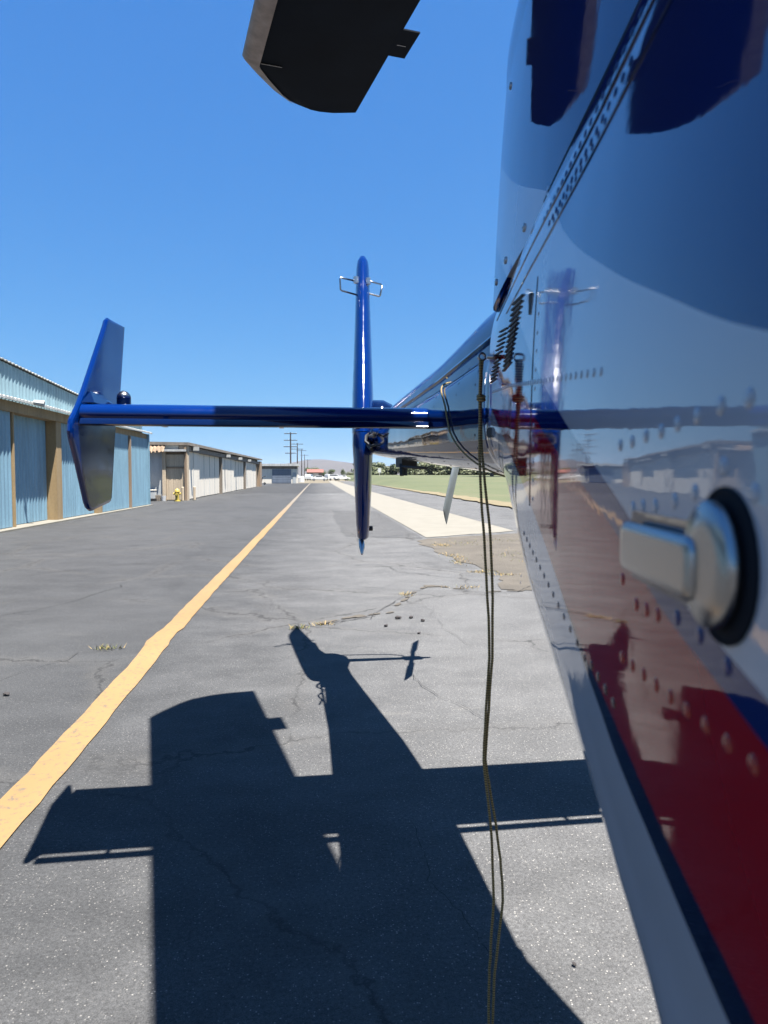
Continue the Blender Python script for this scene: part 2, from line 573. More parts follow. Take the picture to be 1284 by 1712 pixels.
# ------------------------------------------------------------------ ground
def terrain():
    vv, ff = [], []
    xs = [-4000, -1500, -600, -250, -100, -40, 0, 40, 100, 250, 600, 1500, 4000]
    ys = [-1500, -300, -60, 0, 60, 150, 300, 700, 1500, 3000, 5500]
    for y in ys:
        for x in xs:
            vv.append((x, y, -0.02))
    nx = len(xs)
    for j in range(len(ys) - 1):
        for i in range(nx - 1):
            ff.append((j * nx + i, j * nx + i + 1, (j + 1) * nx + i + 1, (j + 1) * nx + i))
    return mesh_obj('terrain', vv, ff, 'terrain', kind='structure')
terrain()
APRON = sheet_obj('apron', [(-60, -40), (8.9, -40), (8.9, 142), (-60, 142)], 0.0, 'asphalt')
# weathered lane beyond the concrete strip
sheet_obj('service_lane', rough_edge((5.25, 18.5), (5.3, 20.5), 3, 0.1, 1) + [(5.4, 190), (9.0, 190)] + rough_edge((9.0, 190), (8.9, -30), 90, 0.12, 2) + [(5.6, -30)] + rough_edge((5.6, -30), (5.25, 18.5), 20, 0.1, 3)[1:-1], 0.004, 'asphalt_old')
# darker re-laid asphalt on the far part of the lane left of the strip and across the apron
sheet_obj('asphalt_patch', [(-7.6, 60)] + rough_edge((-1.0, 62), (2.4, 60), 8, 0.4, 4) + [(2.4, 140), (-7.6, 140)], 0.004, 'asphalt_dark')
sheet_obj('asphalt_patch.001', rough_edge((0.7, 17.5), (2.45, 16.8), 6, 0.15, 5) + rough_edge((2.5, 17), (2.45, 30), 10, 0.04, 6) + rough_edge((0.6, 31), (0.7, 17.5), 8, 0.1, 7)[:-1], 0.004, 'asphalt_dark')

# concrete strip
strip_out = rough_edge((2.6, 17.1), (2.96, 17.3), 3, 0.04, 10) + rough_edge((2.96, 17.3), (5.28, 18.9), 14, 0.06, 11)[1:] + [(4.95, 66), (4.9, 150), (5.0, 210), (3.0, 210), (2.62, 150), (2.56, 40)]
sheet_obj('concrete_strip', strip_out, 0.010, 'concrete')
# gravel and broken edge
gr = rough_edge((2.25, 16.2), (2.4, 13.2), 8, 0.12, 12) + rough_edge((2.4, 13.2), (2.75, 10.6), 8, 0.1, 13)[1:] + rough_edge((2.75, 10.6), (2.4, 9.2), 6, 0.1, 14)[1:] + rough_edge((2.4, 9.2), (5.4, 8.9), 10, 0.12, 15)[1:] + [(8.8, 9.2)] + rough_edge((8.7, 17.5), (5.4, 18.4), 10, 0.1, 16) + rough_edge((5.2, 18.2), (2.6, 16.8), 12, 0.08, 17)[1:]
sheet_obj('gravel_ground', gr, 0.008, 'gravel')

# grass field, gently rising away
def field():
    vv, ff = [], []
    xs = [8.9 + 3 * i for i in range(8)] + [40, 60, 90, 140, 220, 400]
    ys = [-60, -30, 0, 15, 25, 35, 45, 60, 80, 100, 130, 160, 200, 250, 320]
    rr = random.Random(3)
    for y in ys:
        for i, x in enumerate(xs):
            d = math.hypot(x, y)
            k = min(1, max(0, (d - 45) / 150))
            z = 0.012 + 1.7 * k * k * (3 - 2 * k)
            if i == 0:
                z = 0.012
            vv.append((x, y, z))
    nx = len(xs)
    for j in range(len(ys) - 1):
        for i in range(nx - 1):
            ff.append((j * nx + i, j * nx + i + 1, (j + 1) * nx + i + 1, (j + 1) * nx + i))
    return mesh_obj('grass_field', vv, ff, 'grass', kind='structure', smooth=True)
field()
sheet_obj('dry_verge', rough_edge((8.75, -20), (8.8, 120), 120, 0.18, 20) + [(9.2, 190), (11.4, 190)] + rough_edge((10.5, 120), (9.9, -20), 120, 0.35, 21), 0.07, 'drygrass')

# yellow taxi line
def yline():
    rr = random.Random(5)
    ys = [1.0 + 0.18 * i for i in range(60)] + [12 + 0.8 * i for i in range(40)] + [44, 55, 70, 90, 110, 139]
    L, Rr = [], []
    for y in ys:
        k = math.exp(-((y - 6.4) / 0.35) ** 2)
        xl = -1.455 - 0.012 * (y - 3) * (1 if y < 8 else 0) - (0.06 if y >= 8 else 0) - 0.03 * k
        w = 0.185 + 0.02 * k
        if 6.55 < y < 6.95:
            xl -= 0.02
        j = 0.006 if y < 15 else 0.012
        L.append((xl + rr.uniform(-j, j), y))
        Rr.append((xl + w + rr.uniform(-j, j), y))
    n = len(ys)
    vv = [(x, y, 0.0085) for x, y in L] + [(x, y, 0.0085) for x, y in Rr]
    ff = [(i, n + i, n + i + 1, i + 1) for i in range(n - 1)]
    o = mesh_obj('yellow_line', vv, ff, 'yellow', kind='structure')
    return o
yline()

# cracks: narrow dark irregular ribbons
def crack(pts, w, seed, sub=6, mat='crack'):
    rr = random.Random(seed)
    P = []
    for (x0, y0), (x1, y1) in zip(pts, pts[1:]):
        L = math.hypot(x1 - x0, y1 - y0)
        for i in range(sub):
            t = i / sub
            P.append((x0 + (x1 - x0) * t + rr.uniform(-1, 1) * L * 0.045, y0 + (y1 - y0) * t + rr.uniform(-1, 1) * L * 0.045))
    P.append(pts[-1])
    vv, ff = [], []
    for i, (x, y) in enumerate(P):
        a = P[max(0, i - 1)]
        b = P[min(len(P) - 1, i + 1)]
        d = Vector((b[0] - a[0], b[1] - a[1])).normalized()
        ww = w * (0.45 if mat == 'crack' else 1.0) * rr.uniform(0.3, 1.2) * (0.3 if i in (0, len(P) - 1) else 1)
        vv += [(x - d.y * ww, y + d.x * ww, 0.0125), (x + d.y * ww, y - d.x * ww, 0.0125)]
        if i:
            ff.append((2 * i - 2, 2 * i - 1, 2 * i + 1, 2 * i))
    o = mesh_obj('crack', vv, ff, mat, APRON)
    return o
crack([(0.95, 11.9), (1.17, 11.6), (1.22, 11.1), (1.5, 10.8), (1.85, 10.35), (2.2, 10.25)], 0.018, 1)
crack([(1.7, 9.2), (2.1, 8.95), (2.55, 8.95), (2.8, 9.35), (3.1, 9.6)], 0.014, 2)
crack([(2.0, 11.4), (2.35, 11.0), (2.7, 10.6)], 0.016, 3)
crack([(-0.9, 7.2), (-0.2, 7.0), (0.5, 7.45), (1.0, 8.7), (1.4, 9.4)], 0.012, 4)
crack([(-0.35, 16.8), (0.4, 16.6), (1.3, 17.0), (2.4, 17.0)], 0.02, 5)
crack([(0.7, 5.3), (0.75, 4.9), (0.98, 4.35), (1.05, 4.2)], 0.005, 6)
crack([(0.40, 3.0), (0.42, 2.75), (0.40, 2.55), (0.48, 2.35), (0.53, 2.1)], 0.004, 7)
crack([(-4.6, 5.5), (-3.6, 7.6), (-2.9, 8.6), (-2.6, 10.5)], 0.012, 8)
crack([(-1.3, 6.4), (-0.8, 6.6), (-0.4, 6.75)], 0.006, 9)
crack([(-6.4, 10.5), (-4.4, 11.2), (-3.0, 12.5), (-2.2, 12.4)], 0.016, 10)
crack([(-8.0, 14.0), (-5.2, 14.4), (-3.5, 16.5)], 0.02, 11)
crack([(-2.3, 4.3), (-2.35, 5.2), (-2.0, 6.2), (-1.5, 6.45)], 0.006, 12)
crack([(1.0, 8.6), (1.25, 7.9), (1.2, 7.0), (1.35, 6.1)], 0.005, 13)
crack([(0.1, 9.8), (1.0, 9.3), (1.6, 9.1), (2.0, 9.2)], 0.010, 14)
crack([(-1.0, 26), (0.2, 25.6), (1.4, 26.2), (2.4, 25.9)], 0.03, 15)
crack([(-6.5, 40), (-2.0, 39), (2.4, 40)], 0.04, 16)
crack([(0.62, 7.58), (0.3, 7.36), (0.05, 7.2)], 0.022, 17)

# sandy soil washed into the cracks: broken thin patches
def sandy(pts, w, seed):
    rr = random.Random(seed)
    for (x0, y0), (x1, y1) in zip(pts, pts[1:]):
        n = max(2, int(math.hypot(x1 - x0, y1 - y0) / .16))
        for i in range(n):
            if rr.random() < .18:
                continue
            t = (i + rr.uniform(-.3, .3)) / n
            cx, cy = x0 + (x1 - x0) * t + rr.gauss(0, .012), y0 + (y1 - y0) * t + rr.gauss(0, .05)
            a = rr.uniform(.05, .14)
            b = w * rr.uniform(.3, 1.0)
            an = math.atan2(y1 - y0, x1 - x0)
            out = []
            for k in range(11):
                q = 2 * math.pi * k / 11
                r_ = rr.uniform(.6, 1.15)
                u, v_ = a * math.cos(q) * r_, b * math.sin(q) * r_
                out.append((cx + u * math.cos(an) - v_ * math.sin(an), cy + u * math.sin(an) + v_ * math.cos(an)))
            sheet_obj('soil_patch', out, .0090 + .0004 * (i % 5), 'gravel', None, APRON)
sandy([(-0.25, 7.02), (0.15, 7.3), (0.6, 7.62), (0.95, 7.85)], 0.085, 31)
sandy([(2.1, 9.05), (2.6, 9.1), (3.1, 9.5), (3.4, 9.4)], 0.10, 32)
sandy([(1.5, 9.6), (1.9, 9.3), (2.3, 9.25)], 0.09, 33)
sandy([(0.9, 8.3), (1.15, 8.9), (1.5, 9.5)], 0.06, 34)

# hills
def hills():
    rr = random.Random(11)
    vv, ff = [], []
    n = 260
    rows = [(3000, 0.0), (3250, 0.45), (3500, 0.85), (3800, 1.0), (4300, 0.7)]
    def ridge(t):
        h = 46 + 20 * math.sin(t * 3.1 + 1.9) + 9 * math.sin(t * 11.3 + 0.7) + 5 * math.sin(t * 27 + 2.0) + 2.5 * math.sin(t * 61)
        g = math.exp(-((t - 0.045) / 0.05) ** 2) * 32
        return max(8, h * 0.75 + g)
    for r, (d, k) in enumerate(rows):
        for i in range(n):
            t = -1.25 + 2.5 * i / (n - 1)
            h = ridge(t + r * 0.012) * k
            vv.append((d * math.sin(t), d * math.cos(t), -1 + h + rr.uniform(-1, 1) * 1.5 * k))
    for r in range(len(rows) - 1):
        for i in range(n - 1):
            ff.append((r * n + i, r * n + i + 1, (r + 1) * n + i + 1, (r + 1) * n + i))
    return mesh_obj('hills', vv, ff, 'hills', kind='structure', smooth=True)
hills()

# ------------------------------------------------------------------ buildings
def corr(mb, x, y0, y1, z0, z1, pitch=0.24, amp=0.03, top=None, mi=0, axis='x'):
    """corrugated sheet standing in the plane x (facing +x), or in the plane y facing -y when axis='y'"""
    per = 6
    n = max(2, int(round((y1 - y0) / pitch * per)))
    vv = []
    for i in range(n + 1):
        y = y0 + (y1 - y0) * i / n
        d = amp * (0.5 + 0.5 * math.sin(2 * math.pi * (y - y0) / pitch)) ** 1.0
        zt = top(y) if top else z1
        for dd in (d, d - amp - 0.02):
            pass
        if axis == 'x':
            vv += [(x + d, y, z0), (x + d, y, zt)]
        else:
            vv += [(y, x - d, z0), (y, x - d, zt)]
    ff = [(2 * i, 2 * i + 2, 2 * i + 3, 2 * i + 1) for i in range(n)]
    mb.add(vv, ff, mi)
    return mb

def blue_hangar():
    h = thing('blue_hangar', 'long faded blue corrugated hangar with tan wooden posts on the left', 'hangar', (-8.7, 28, 0))
    o = lambda x: x + 8.7
    oy = lambda y: y - 28
    XC = -8.28
    def top(y):
        return 4.74 - 0.0455 * (y + 28 - 20.7)
    Y0, Y1 = 4.0, 36.9
    # body
    b = MB()
    prof = [(-24.0, 2.6)]
    b.add([(o(-9.0), oy(Y0), 0), (o(-9.0), oy(Y1), 0), (o(-9.0), oy(Y1), top(oy(Y1)) - 0.05), (o(-9.0), oy(Y0), top(oy(Y0)) - 0.05),
           (o(-26), oy(Y0), 0), (o(-26), oy(Y1), 0), (o(-26), oy(Y1), top(oy(Y1)) - 0.05), (o(-26), oy(Y0), top(oy(Y0)) - 0.05)],
          [(0, 1, 2, 3), (5, 4, 7, 6), (1, 5, 6, 2), (4, 0, 3, 7), (3, 2, 6, 7)])
    b.build('wall', 'bluesheet', h)
    c = corr(MB(), o(-8.72), oy(Y0), oy(Y1), 3.60, 4.0, 0.24, 0.03, lambda y: top(y) - 0.06)
    c.build('upper_wall', 'bluelight', h)
    # roof edge, corrugated lip + white capping
    r = MB()
    n = int((Y1 - Y0) / 0.06)
    vv = []
    for i in range(n + 1):
        y = oy(Y0 - 0.1 + (Y1 - Y0 + 0.2) * i / n)
        z = top(y) + 0.018 * math.sin(2 * math.pi * y / 0.24)
        vv += [(o(-8.62), y, z), (o(-9.6), y, z + 0.06), (o(-8.62), y, z - 0.03)]
    ff = []
    for i in range(n):
        k = 3 * i
        ff += [(k, k + 3, k + 4, k + 1), (k + 2, k + 5, k + 3, k)]
    r.add(vv, ff)
    r.build('roof_edge', 'roofwhite', h)
    # canopy
    cn = MB()
    n = int((Y1 - Y0) / 0.06)
    vv = []
    for i in range(n + 1):
        y = oy(Y0 + (Y1 + 0.35 - Y0) * i / n)
        z = 3.64 + 0.012 * math.sin(2 * math.pi * y / 0.24) + 0.01 * math.sin(y * 0.9)
        vv += [(o(XC), y, z), (o(-8.68), y, z + 0.07), (o(XC), y, z - 0.07), (o(XC) - 0.02, y, z - 0.07)]
    ff = []
    for i in range(n):
        k = 4 * i
        ff += [(k, k + 4, k + 5, k + 1), (k + 2, k + 6, k + 4, k), (k + 3, k + 7, k + 6, k + 2)]
    cn.add(vv, ff)
    cn.build('canopy', 'roofwhite', h)
    MB().box(o(-8.95), o(-8.46), oy(Y0), oy(Y1), 3.27, 3.56).build('header_beam', 'tan', h)
    # sliding doors (set at different depths on their tracks)
    for y0, y1, dx in ((4.2, 12.0, 0.30), (12.0, 21.05, 0.26), (21.2, 24.38, 0.52), (24.92, 28.5, 0.29), (29.1, 33.15, 0.16), (33.42, 36.75, 0.13)):
        m = MB()
        corr(m, o(XC - dx) - 0.03, oy(y0), oy(y1), 0.06, 3.30, 0.235, 0.03)
        d = m.build('sliding_door', 'bluesheet', h)
        e = MB()
        e.box(o(XC - dx) - 0.06, o(XC - dx) + 0.02, oy(y0) - 0.04, oy(y0) + 0.05, 0.05, 3.28)
        e.build('door_edge', 'bluesheet', d)
    for y0, y1, x1, mt in ((24.42, 24.9, -8.5, 'tan'), (28.52, 29.08, -8.42, 'tan'), (33.2, 33.38, -8.36, 'brown'), (21.08, 21.16, -8.5, 'tan')):
        MB().box(o(-9.0), o(x1), oy(y0), oy(y1), 0.0, 3.27).build('post', mt, h)
    MB().box(o(-9.0), o(-8.36), oy(Y1) - 0.12, oy(Y1) + 0.06, 0.0, 3.55).build('corner_trim', 'bluesheet', h)
    # concrete sill and threshold
    MB().box(o(-9.0), o(-8.22), oy(Y0), oy(Y1), 0.0, 0.045).build('door_sill', 'concrete', h)
    # lamp on the canopy fascia
    lm = MB()
    lm.tube([(o(XC) + 0.02, oy(22.0), 3.64), (o(XC) + 0.30, oy(22.05), 3.60)], [0.07, 0.10], 10)
    lm.build('flood_lamp', 'roofwhite', h)
    return h
blue_hangar()

def tan_building():
    h = thing('hangar_row', 'low white hangar row with brown boarded end beyond the blue hangar', 'hangar', (-7.8, 44, 0))
    # local: x = X+7.8, y = Y-44
    Lb = 57.0
    zt = lambda y: 3.42 + 0.005 * y
    b = MB()
    b.add([(-0.5, 0.1, 0), (-0.5, Lb, 0), (-0.5, Lb, zt(Lb)), (-0.5, 0.1, zt(0)), (-9, 0.1, 0), (-9, Lb, 0), (-9, Lb, zt(Lb)), (-9, 0.1, zt(0))],
          [(0, 1, 2, 3), (5, 4, 7, 6), (1, 5, 6, 2), (4, 0, 3, 7)])
    b.build('wall', 'greywhite', h)
    rf = MB()
    rf.add([(0.16, -0.12, 3.30), (0.16, Lb + 0.2, 3.60), (0.16, Lb + 0.2, 3.78), (0.16, -0.12, 3.48), (-9.2, -0.12, 3.42), (-9.2, Lb + 0.2, 3.72), (-9.2, Lb + 0.2, 3.90), (-9.2, -0.12, 3.60),
            ], [(0, 1, 2, 3), (3, 2, 6, 7), (4, 0, 3, 7), (1, 5, 6, 2), (0, 4, 5, 1)])
    rf.build('roof', 'fascia', h)
    MB().box(-0.45, 0.02, 0.0, Lb, 2.98, 3.28).build('header_beam', 'fascia', h)
    for y0, y1, dx, nseam in ((0.55, 5.3, 0.10, 1), (5.3, 15.9, 0.22, 3), (16.6, 20.5, 0.09, 1), (20.6, 25.2, 0.10, 1), (25.2, 35.2, 0.22, 3), (36.2, 44, 0.09, 2), (44.2, 50.5, 0.11, 2), (50.6, 54, 0.30, 1)):
        m = MB()
        corr(m, -dx - 0.02, y0, y1, 0.05, 3.0, 0.5, 0.012)
        d = m.build('hangar_door', 'offwhite', h)
        for k in range(nseam):
            y = y0 + (y1 - y0) * (k + 1) / (nseam + 1)
            MB().box(-dx - 0.03, -dx + 0.012, y - 0.03, y + 0.03, 0.05, 2.98).build('seam_strip', 'greywhite', d)
    for y0, y1 in ((15.95, 16.5), (35.4, 36.0), (49.9, 50.5)):
        MB().box(-0.4, 0.0, y0, y0 + 0.22, 0.0, 3.0).build('post', 'fascia', h)
    MB().box(-0.5, 0.10, 54.0, 57.0, 0.0, 3.4).build('end_post', 'brown', h)
    MB().box(-0.10, 0.05, -0.02, 0.50, 0.0, 3.28).build('corner_board', 'beige', h)
    for y in (1.6, 18.0, 27.5, 37.0):
        MB().box(0.10, 0.42, y, y + 0.4, 3.05, 3.28).build('flood_lamp', 'roofwhite', h)
    # end wall, facing the camera
    MB().box(-2.7, -1.42, 0.0, 0.09, 0.0, 3.0).build('end_panel', 'greywhite', h)
    bd = thing_part('boarded_door', h)
    for k in range(8):
        x0 = -1.20 + k * 0.135
        MB().box(x0, x0 + 0.128, -0.01 + 0.006 * (k % 2), 0.08, 0.05, 2.75).build('board', 'beige', bd)
    MB().box(-1.22, -0.12, -0.04, 0.02, 1.92, 2.04).build('door_rail', 'brown', bd)
    MB().box(-1.42, -1.22, -0.12, 0.08, 0.0, 3.05).build('frame_post', 'beige', h)
    MB().box(-0.12 + 0.0, 0.0, -0.12, -0.03, 0.0, 3.2).build('frame_post', 'brown', h)
    MB().box(-1.42, 0.0, -0.34, 0.0, 2.93, 3.06).build('door_hood', 'roofwhite', h)
    # rumpled awning over the end panel
    rr = random.Random(9)
    aw = MB()
    nx = 26
    for j in range(1):
        vv = []
        for i in range(nx + 1):
            x = -3.0 + 1.75 * i / nx
            s_ = 0.05 * math.sin(i * 1.9) + rr.uniform(-0.03, 0.03)
            ys_ = -0.50 + rr.uniform(-0.10, 0.08)
            vv += [(x, 0.05, 3.32 + s_ * 0.3), (x, -0.24, 3.16 + s_), (x, ys_, 2.92 + s_ + rr.uniform(-0.05, 0.05))]
        ff = []
        for i in range(nx):
            k = 3 * i
            ff += [(k, k + 1, k + 4, k + 3), (k + 1, k + 2, k + 5, k + 4)]
        aw.add(vv, ff)
    aw.build('awning', 'brown', h)
    return h

def thing_part(name, parent):
    # an empty-mesh-free part holder: a thin backing board that carries its pieces
    o = MB().box(-1.21, -0.12, 0.082, 0.10, 0.03, 2.9).build(name, 'brown', parent)
    return o
tan_building()

def far_building():
    h = thing('low_building', 'distant low white building with grey roller door beyond the hangar row', 'building', (-7.3, 138, 0))
    MB().box(-3.6, 3.4, 0, 9, 0, 3.3).build('wall', 'offwhite', h)
    MB().box(-3.9, 3.7, -0.5, 9.4, 3.3, 3.75).build('roof', 'roofwhite', h)
    MB().box(-3.7, 3.45, -0.06, -0.003, 2.75, 3.28).build('fascia', 'fascia', h)
    d = MB().box(-1.3, 2.3, -0.10, -0.003, 0.0, 2.7).build('roller_door', 'greyblue', h)
    for k in range(8):
        MB().box(-1.28, 2.28, -0.14, -0.102, 0.15 + k * 0.32, 0.40 + k * 0.32).build('slat', 'greyblue', d)
    MB().box(2.6, 3.2, -0.08, -0.003, 0.0, 2.1).build('side_door', 'greywhite', h)
    return h
far_building()

h = thing('shed', 'far dark shed with dull red roof behind the parked white sedan', 'building', (-0.9, 250, 0))
MB().box(-2.4, 2.6, 0, 6, 0, 2.7).build('wall', 'fascia', h)
MB().add([(-2.8, -0.5, 2.6), (3.0, -0.5, 2.6), (3.0, 6.5, 2.6), (-2.8, 6.5, 2.6), (-2.8, 3, 3.7), (3.0, 3, 3.7)],
         [(0, 1, 5, 4), (2, 3, 4, 5), (0, 4, 3), (1, 2, 5), (3, 2, 1, 0)]).build('roof', 'redroof', h)
MB().box(-0.6, 1.2, -0.05, -0.003, 0.2, 2.3).build('door', 'offwhite', h)

# ------------------------------------------------------------------ poles
def pole_mesh(h, arms):
    p = MB().tube([(0, 0, 0), (0, 0, h)], [0.22, 0.14], 8)
    a = []
    for z, w in arms:
        a.append(MB().box(-w, w, -0.16, -0.02 - 0.02, z, z + 0.16))
    return p, a
pole_lbl = ['tallest nearest utility pole with four crossarms by the low white building',
            'second utility pole along the taxiway with two crossarms',
            'third utility pole from the white building, single crossarm',
            'fourth utility pole in the receding line of poles',
            'farthest smallest utility pole before the hills']
for i, (x, y, arms) in enumerate([(-6.45, 175, ((11.5, 1.5), (9.9, 1.6), (8.35, 1.65), (6.8, 1.3))), (-6.45, 233, ((11.5, 1.9), (9.9, 1.9))), (-6.4, 293, ((11.5, 2.0),)), (-6.4, 360, ((11.5, 2.0),)), (-6.3, 467, ((11.5, 2.0),))]):
    t = thing('utility_pole', pole_lbl[i], 'utility pole', (x, y, 0), 0, 'utility poles along the taxiway')
    p, aa = pole_mesh(11.9, arms)
    p.build('pole', 'polewood', t)
    for a in aa:
        c = a.build('crossarm', 'polewood', t)
    if i < 2:
        for z, w in arms:
            for k in range(4):
                xx = -w + 0.15 + k * (2 * w - 0.3) / 3
                MB().tube([(xx, -0.1, z + 0.16), (xx, -0.1, z + 0.36)], [0.07, 0.05], 6).build('insulator', 'greywhite', t)

# ------------------------------------------------------------------ vehicles far away
def car(label, cat, x, y, rz, L=4.6, W=1.8, H=1.45, kind='sedan', name='parked_car'):
    t = thing(name, label, cat, (x, y, 0), rz, 'vehicles parked at the end of the taxiway')
    if kind == 'sedan':
        prof = [(-.5, .30), (-.5, .62), (-.46, .70), (-.30, .74), (-.17, 1.0), (.16, 1.0), (.32, .70), (.47, .62), (.5, .50), (.5, .28)]
    elif kind == 'van':
        prof = [(-.5, .25), (-.5, .60), (-.485, .97), (-.45, 1.0), (.22, 1.0), (.36, .62), (.48, .55), (.5, .42), (.5, .25)]
    else:
        prof = [(-.5, .30), (-.5, .60), (-.1, .60), (-.06, 1.0), (.16, 1.0), (.28, .64), (.48, .58), (.5, .45), (.5, .28)]
    m = MB()
    rings = []
    for s_ in (-1, 1):
        rings.append([(px * L, s_ * W / 2 * (1 - 0.12 * max(0, pz - .62) / .38), pz * H) for px, pz in prof])
    m.loft(rings)
    m.build('body', 'carwhite', t)
    zl, zh = (0.76, 0.95)
    x0, x1 = ((-.22, .22) if kind == 'sedan' else ((-.40, .26) if kind == 'van' else (-.04, .20)))
    for s_ in (-1, 1):
        g = MB()
        yy = s_ * (W / 2 * (1 - 0.12 * (0.75 - .62) / .38) + 0.012)
        yy2 = s_ * (W / 2 * (1 - 0.12 * (0.95 - .62) / .38) + 0.012)
        pts = [(x0 * L, yy, zl * H), (x1 * L, yy, zl * H), (x1 * L * 0.75, yy2, zh * H), (x0 * L * 0.8, yy2, zh * H)]
        inn = [(p[0], p[1] - s_ * 0.03, p[2]) for p in pts]
        g.add(pts + inn, [(0, 1, 2, 3), (7, 6, 5, 4), (0, 4, 5, 1), (1, 5, 6, 2), (2, 6, 7, 3), (3, 7, 4, 0)])
        g.build('window', 'glass', t)
    for sx in (-.31, .31):
        for s_ in (-1, 1):
            w = MB().tube([(sx * L, s_ * (W / 2 - 0.2), 0.33), (sx * L, s_ * (W / 2 + 0.01), 0.33)], 0.33, 14).build('wheel', 'black', t)
            MB().tube([(sx * L, s_ * (W / 2 + 0.005), 0.33), (sx * L, s_ * (W / 2 + 0.02), 0.33)], 0.19, 10).build('rim', 'steel', w)
    return t
car('white sedan parked broadside at the end of the taxiway', 'car', 0.4, 200, 0.0)
car('white van parked at an angle right of the white sedan', 'van', 4.6, 218, R(35), 5.0, 1.9, 1.9, 'van')
car('small white pickup farthest right among the distant parked vehicles', 'pickup', 7.2, 214, R(20), 4.8, 1.8, 1.6, 'pickup')
car('white van half hidden behind the white sedan', 'van', -2.6, 224, R(80), 5.0, 1.9, 1.9, 'van')

t = thing('utility_cart', 'small white utility cart beside the tall utility pole', 'cart', (-6.9, 160, 0))
MB().box(-0.6, 0.6, -0.9, 0.9, 0.3, 0.75).box(-0.55, 0.55, -0.6, 0.6, 1.5, 1.56).build('body', 'carwhite', t)
for sx in (-1, 1):
    for sy in (-1, 1):
        MB().tube([(sx * 0.5, sy * 0.55, 0.75), (sx * 0.5, sy * 0.55, 1.5)], 0.03, 6).build('roof_post', 'steel', t)
        MB().tube([(sx * 0.46, sy * 0.6, 0.22), (sx * 0.62, sy * 0.6, 0.22)], 0.22, 10).build('wheel', 'black', t)
for i, (x, w, hh, lb) in enumerate(((-4.6, 0.55, 1.6, 'tall narrow white cabinet standing right of the white building'), (-3.7, 0.85, 1.35, 'wide white tank standing between the poles and the sedan'))):
    t = thing('storage_tank' if i else 'electrical_cabinet', lb, 'tank' if i else 'cabinet', (x, 158, 0))
    if i:
        MB().tube([(0, 0, 0.02), (0, 0, hh * 0.85), (0, 0, hh)], [w, w, w * 0.4], 14).build('tank_body', 'carwhite', t)
        MB().tube([(0, 0, hh), (0, 0, hh + 0.1)], 0.16, 8).build('lid', 'steel', t)
    else:
        MB().box(-w, w, -0.4, 0.4, 0.1, hh).build('cabinet_body', 'carwhite', t)
        MB().box(-w + 0.05, w - 0.05, -0.43, -0.403, 0.15, hh - 0.05).build('door', 'offwhite', t)
        MB().box(-w, w, -0.38, 0.38, 0, 0.1).build('plinth', 'concrete', t)

t = thing('hand_truck', 'dark hand truck with curved handle by the far corner of the hangar row', 'hand truck', (-8.9, 118, 0))
MB().tube([(-0.2, 0, 0.2), (0.0, 0, 1.2), (0.3, 0, 1.35), (0.5, 0, 1.4)], 0.06, 6).build('frame', 'black', t)
for s_ in (-0.35, 0.35):
    MB().tube([(s_ - 0.02, -0.1, 0.2), (s_ - 0.02, 0.1, 0.2)], 0.2, 10).build('wheel', 'black', t)
MB().box(-0.45, 0.45, -0.25, 0.2, 0.22, 0.28).build('deck', 'steel', t)

# hydrant, bollards, bin by the end wall
t = thing('fire_hydrant', 'yellow fire hydrant in front of the boarded brown door', 'hydrant', (-8.12, 42.6, 0))
MB().tube([(0, 0, 0), (0, 0, .05), (0, 0, .06), (0, 0, .52), (0, 0, .56), (0, 0, .66), (0, 0, .74)], [.19, .19, .12, .12, .16, .13, .04], 12).build('barrel', 'hydrant', t)
MB().tube([(-.22, 0, .45), (.22, 0, .45)], .06, 8).build('nozzle', 'hydrant', t)
MB().tube([(0, -.2, .42), (0, 0, .42)], .075, 8).build('nozzle', 'hydrant', t)
for x, y, lb in ((-7.86, 42.9, 'cream bollard close beside the yellow hydrant'), (-7.42, 44.3, 'cream bollard standing alone at the building corner')):
    t = thing('bollard', lb, 'bollard', (x, y, 0), 0, 'bollards by the hangar row')
    MB().tube([(0, 0, 0), (0, 0, .80), (0, 0, .84)], [.075, .075, .04], 10).build('post', 'beige', t)
    MB().tube([(0, 0, 0.0), (0, 0, .05)], .12, 10).build('base', 'concrete', t)
t = thing('storage_bin', 'low grey bin on a black base by the pale end panel', 'bin', (-9.9, 43.2, 0))
MB().box(-.42, .42, -.3, .3, .16, .62).build('bin_body', 'greywhite', t)
MB().box(-.46, .5, -.34, .34, .03, .15).build('base', 'black', t)
MB().box(-.44, .44, -.32, .32, .625, .67).build('lid', 'offwhite', t)
t = thing('bucket', 'white bucket by the foot of the boarded door', 'bucket', (-9.05, 43.3, 0))
MB().tube([(0, 0, 0), (0, 0, .30)], [.13, .16], 12).build('bucket_body', 'carwhite', t)
MB().tube([(0.15 * math.cos(k * .35), 0, .30 + .12 * math.sin(k * .35)) for k in range(10)], .008, 5).build('handle', 'steel', t)
t = thing('crate', 'dark wooden crate left of the white bucket', 'crate', (-9.42, 43.3, 0))
for k in range(4):
    MB().box(-.2, .2, -.16, .16, .02 + k * .085, .095 + k * .085).build('slat', 'fascia', t)

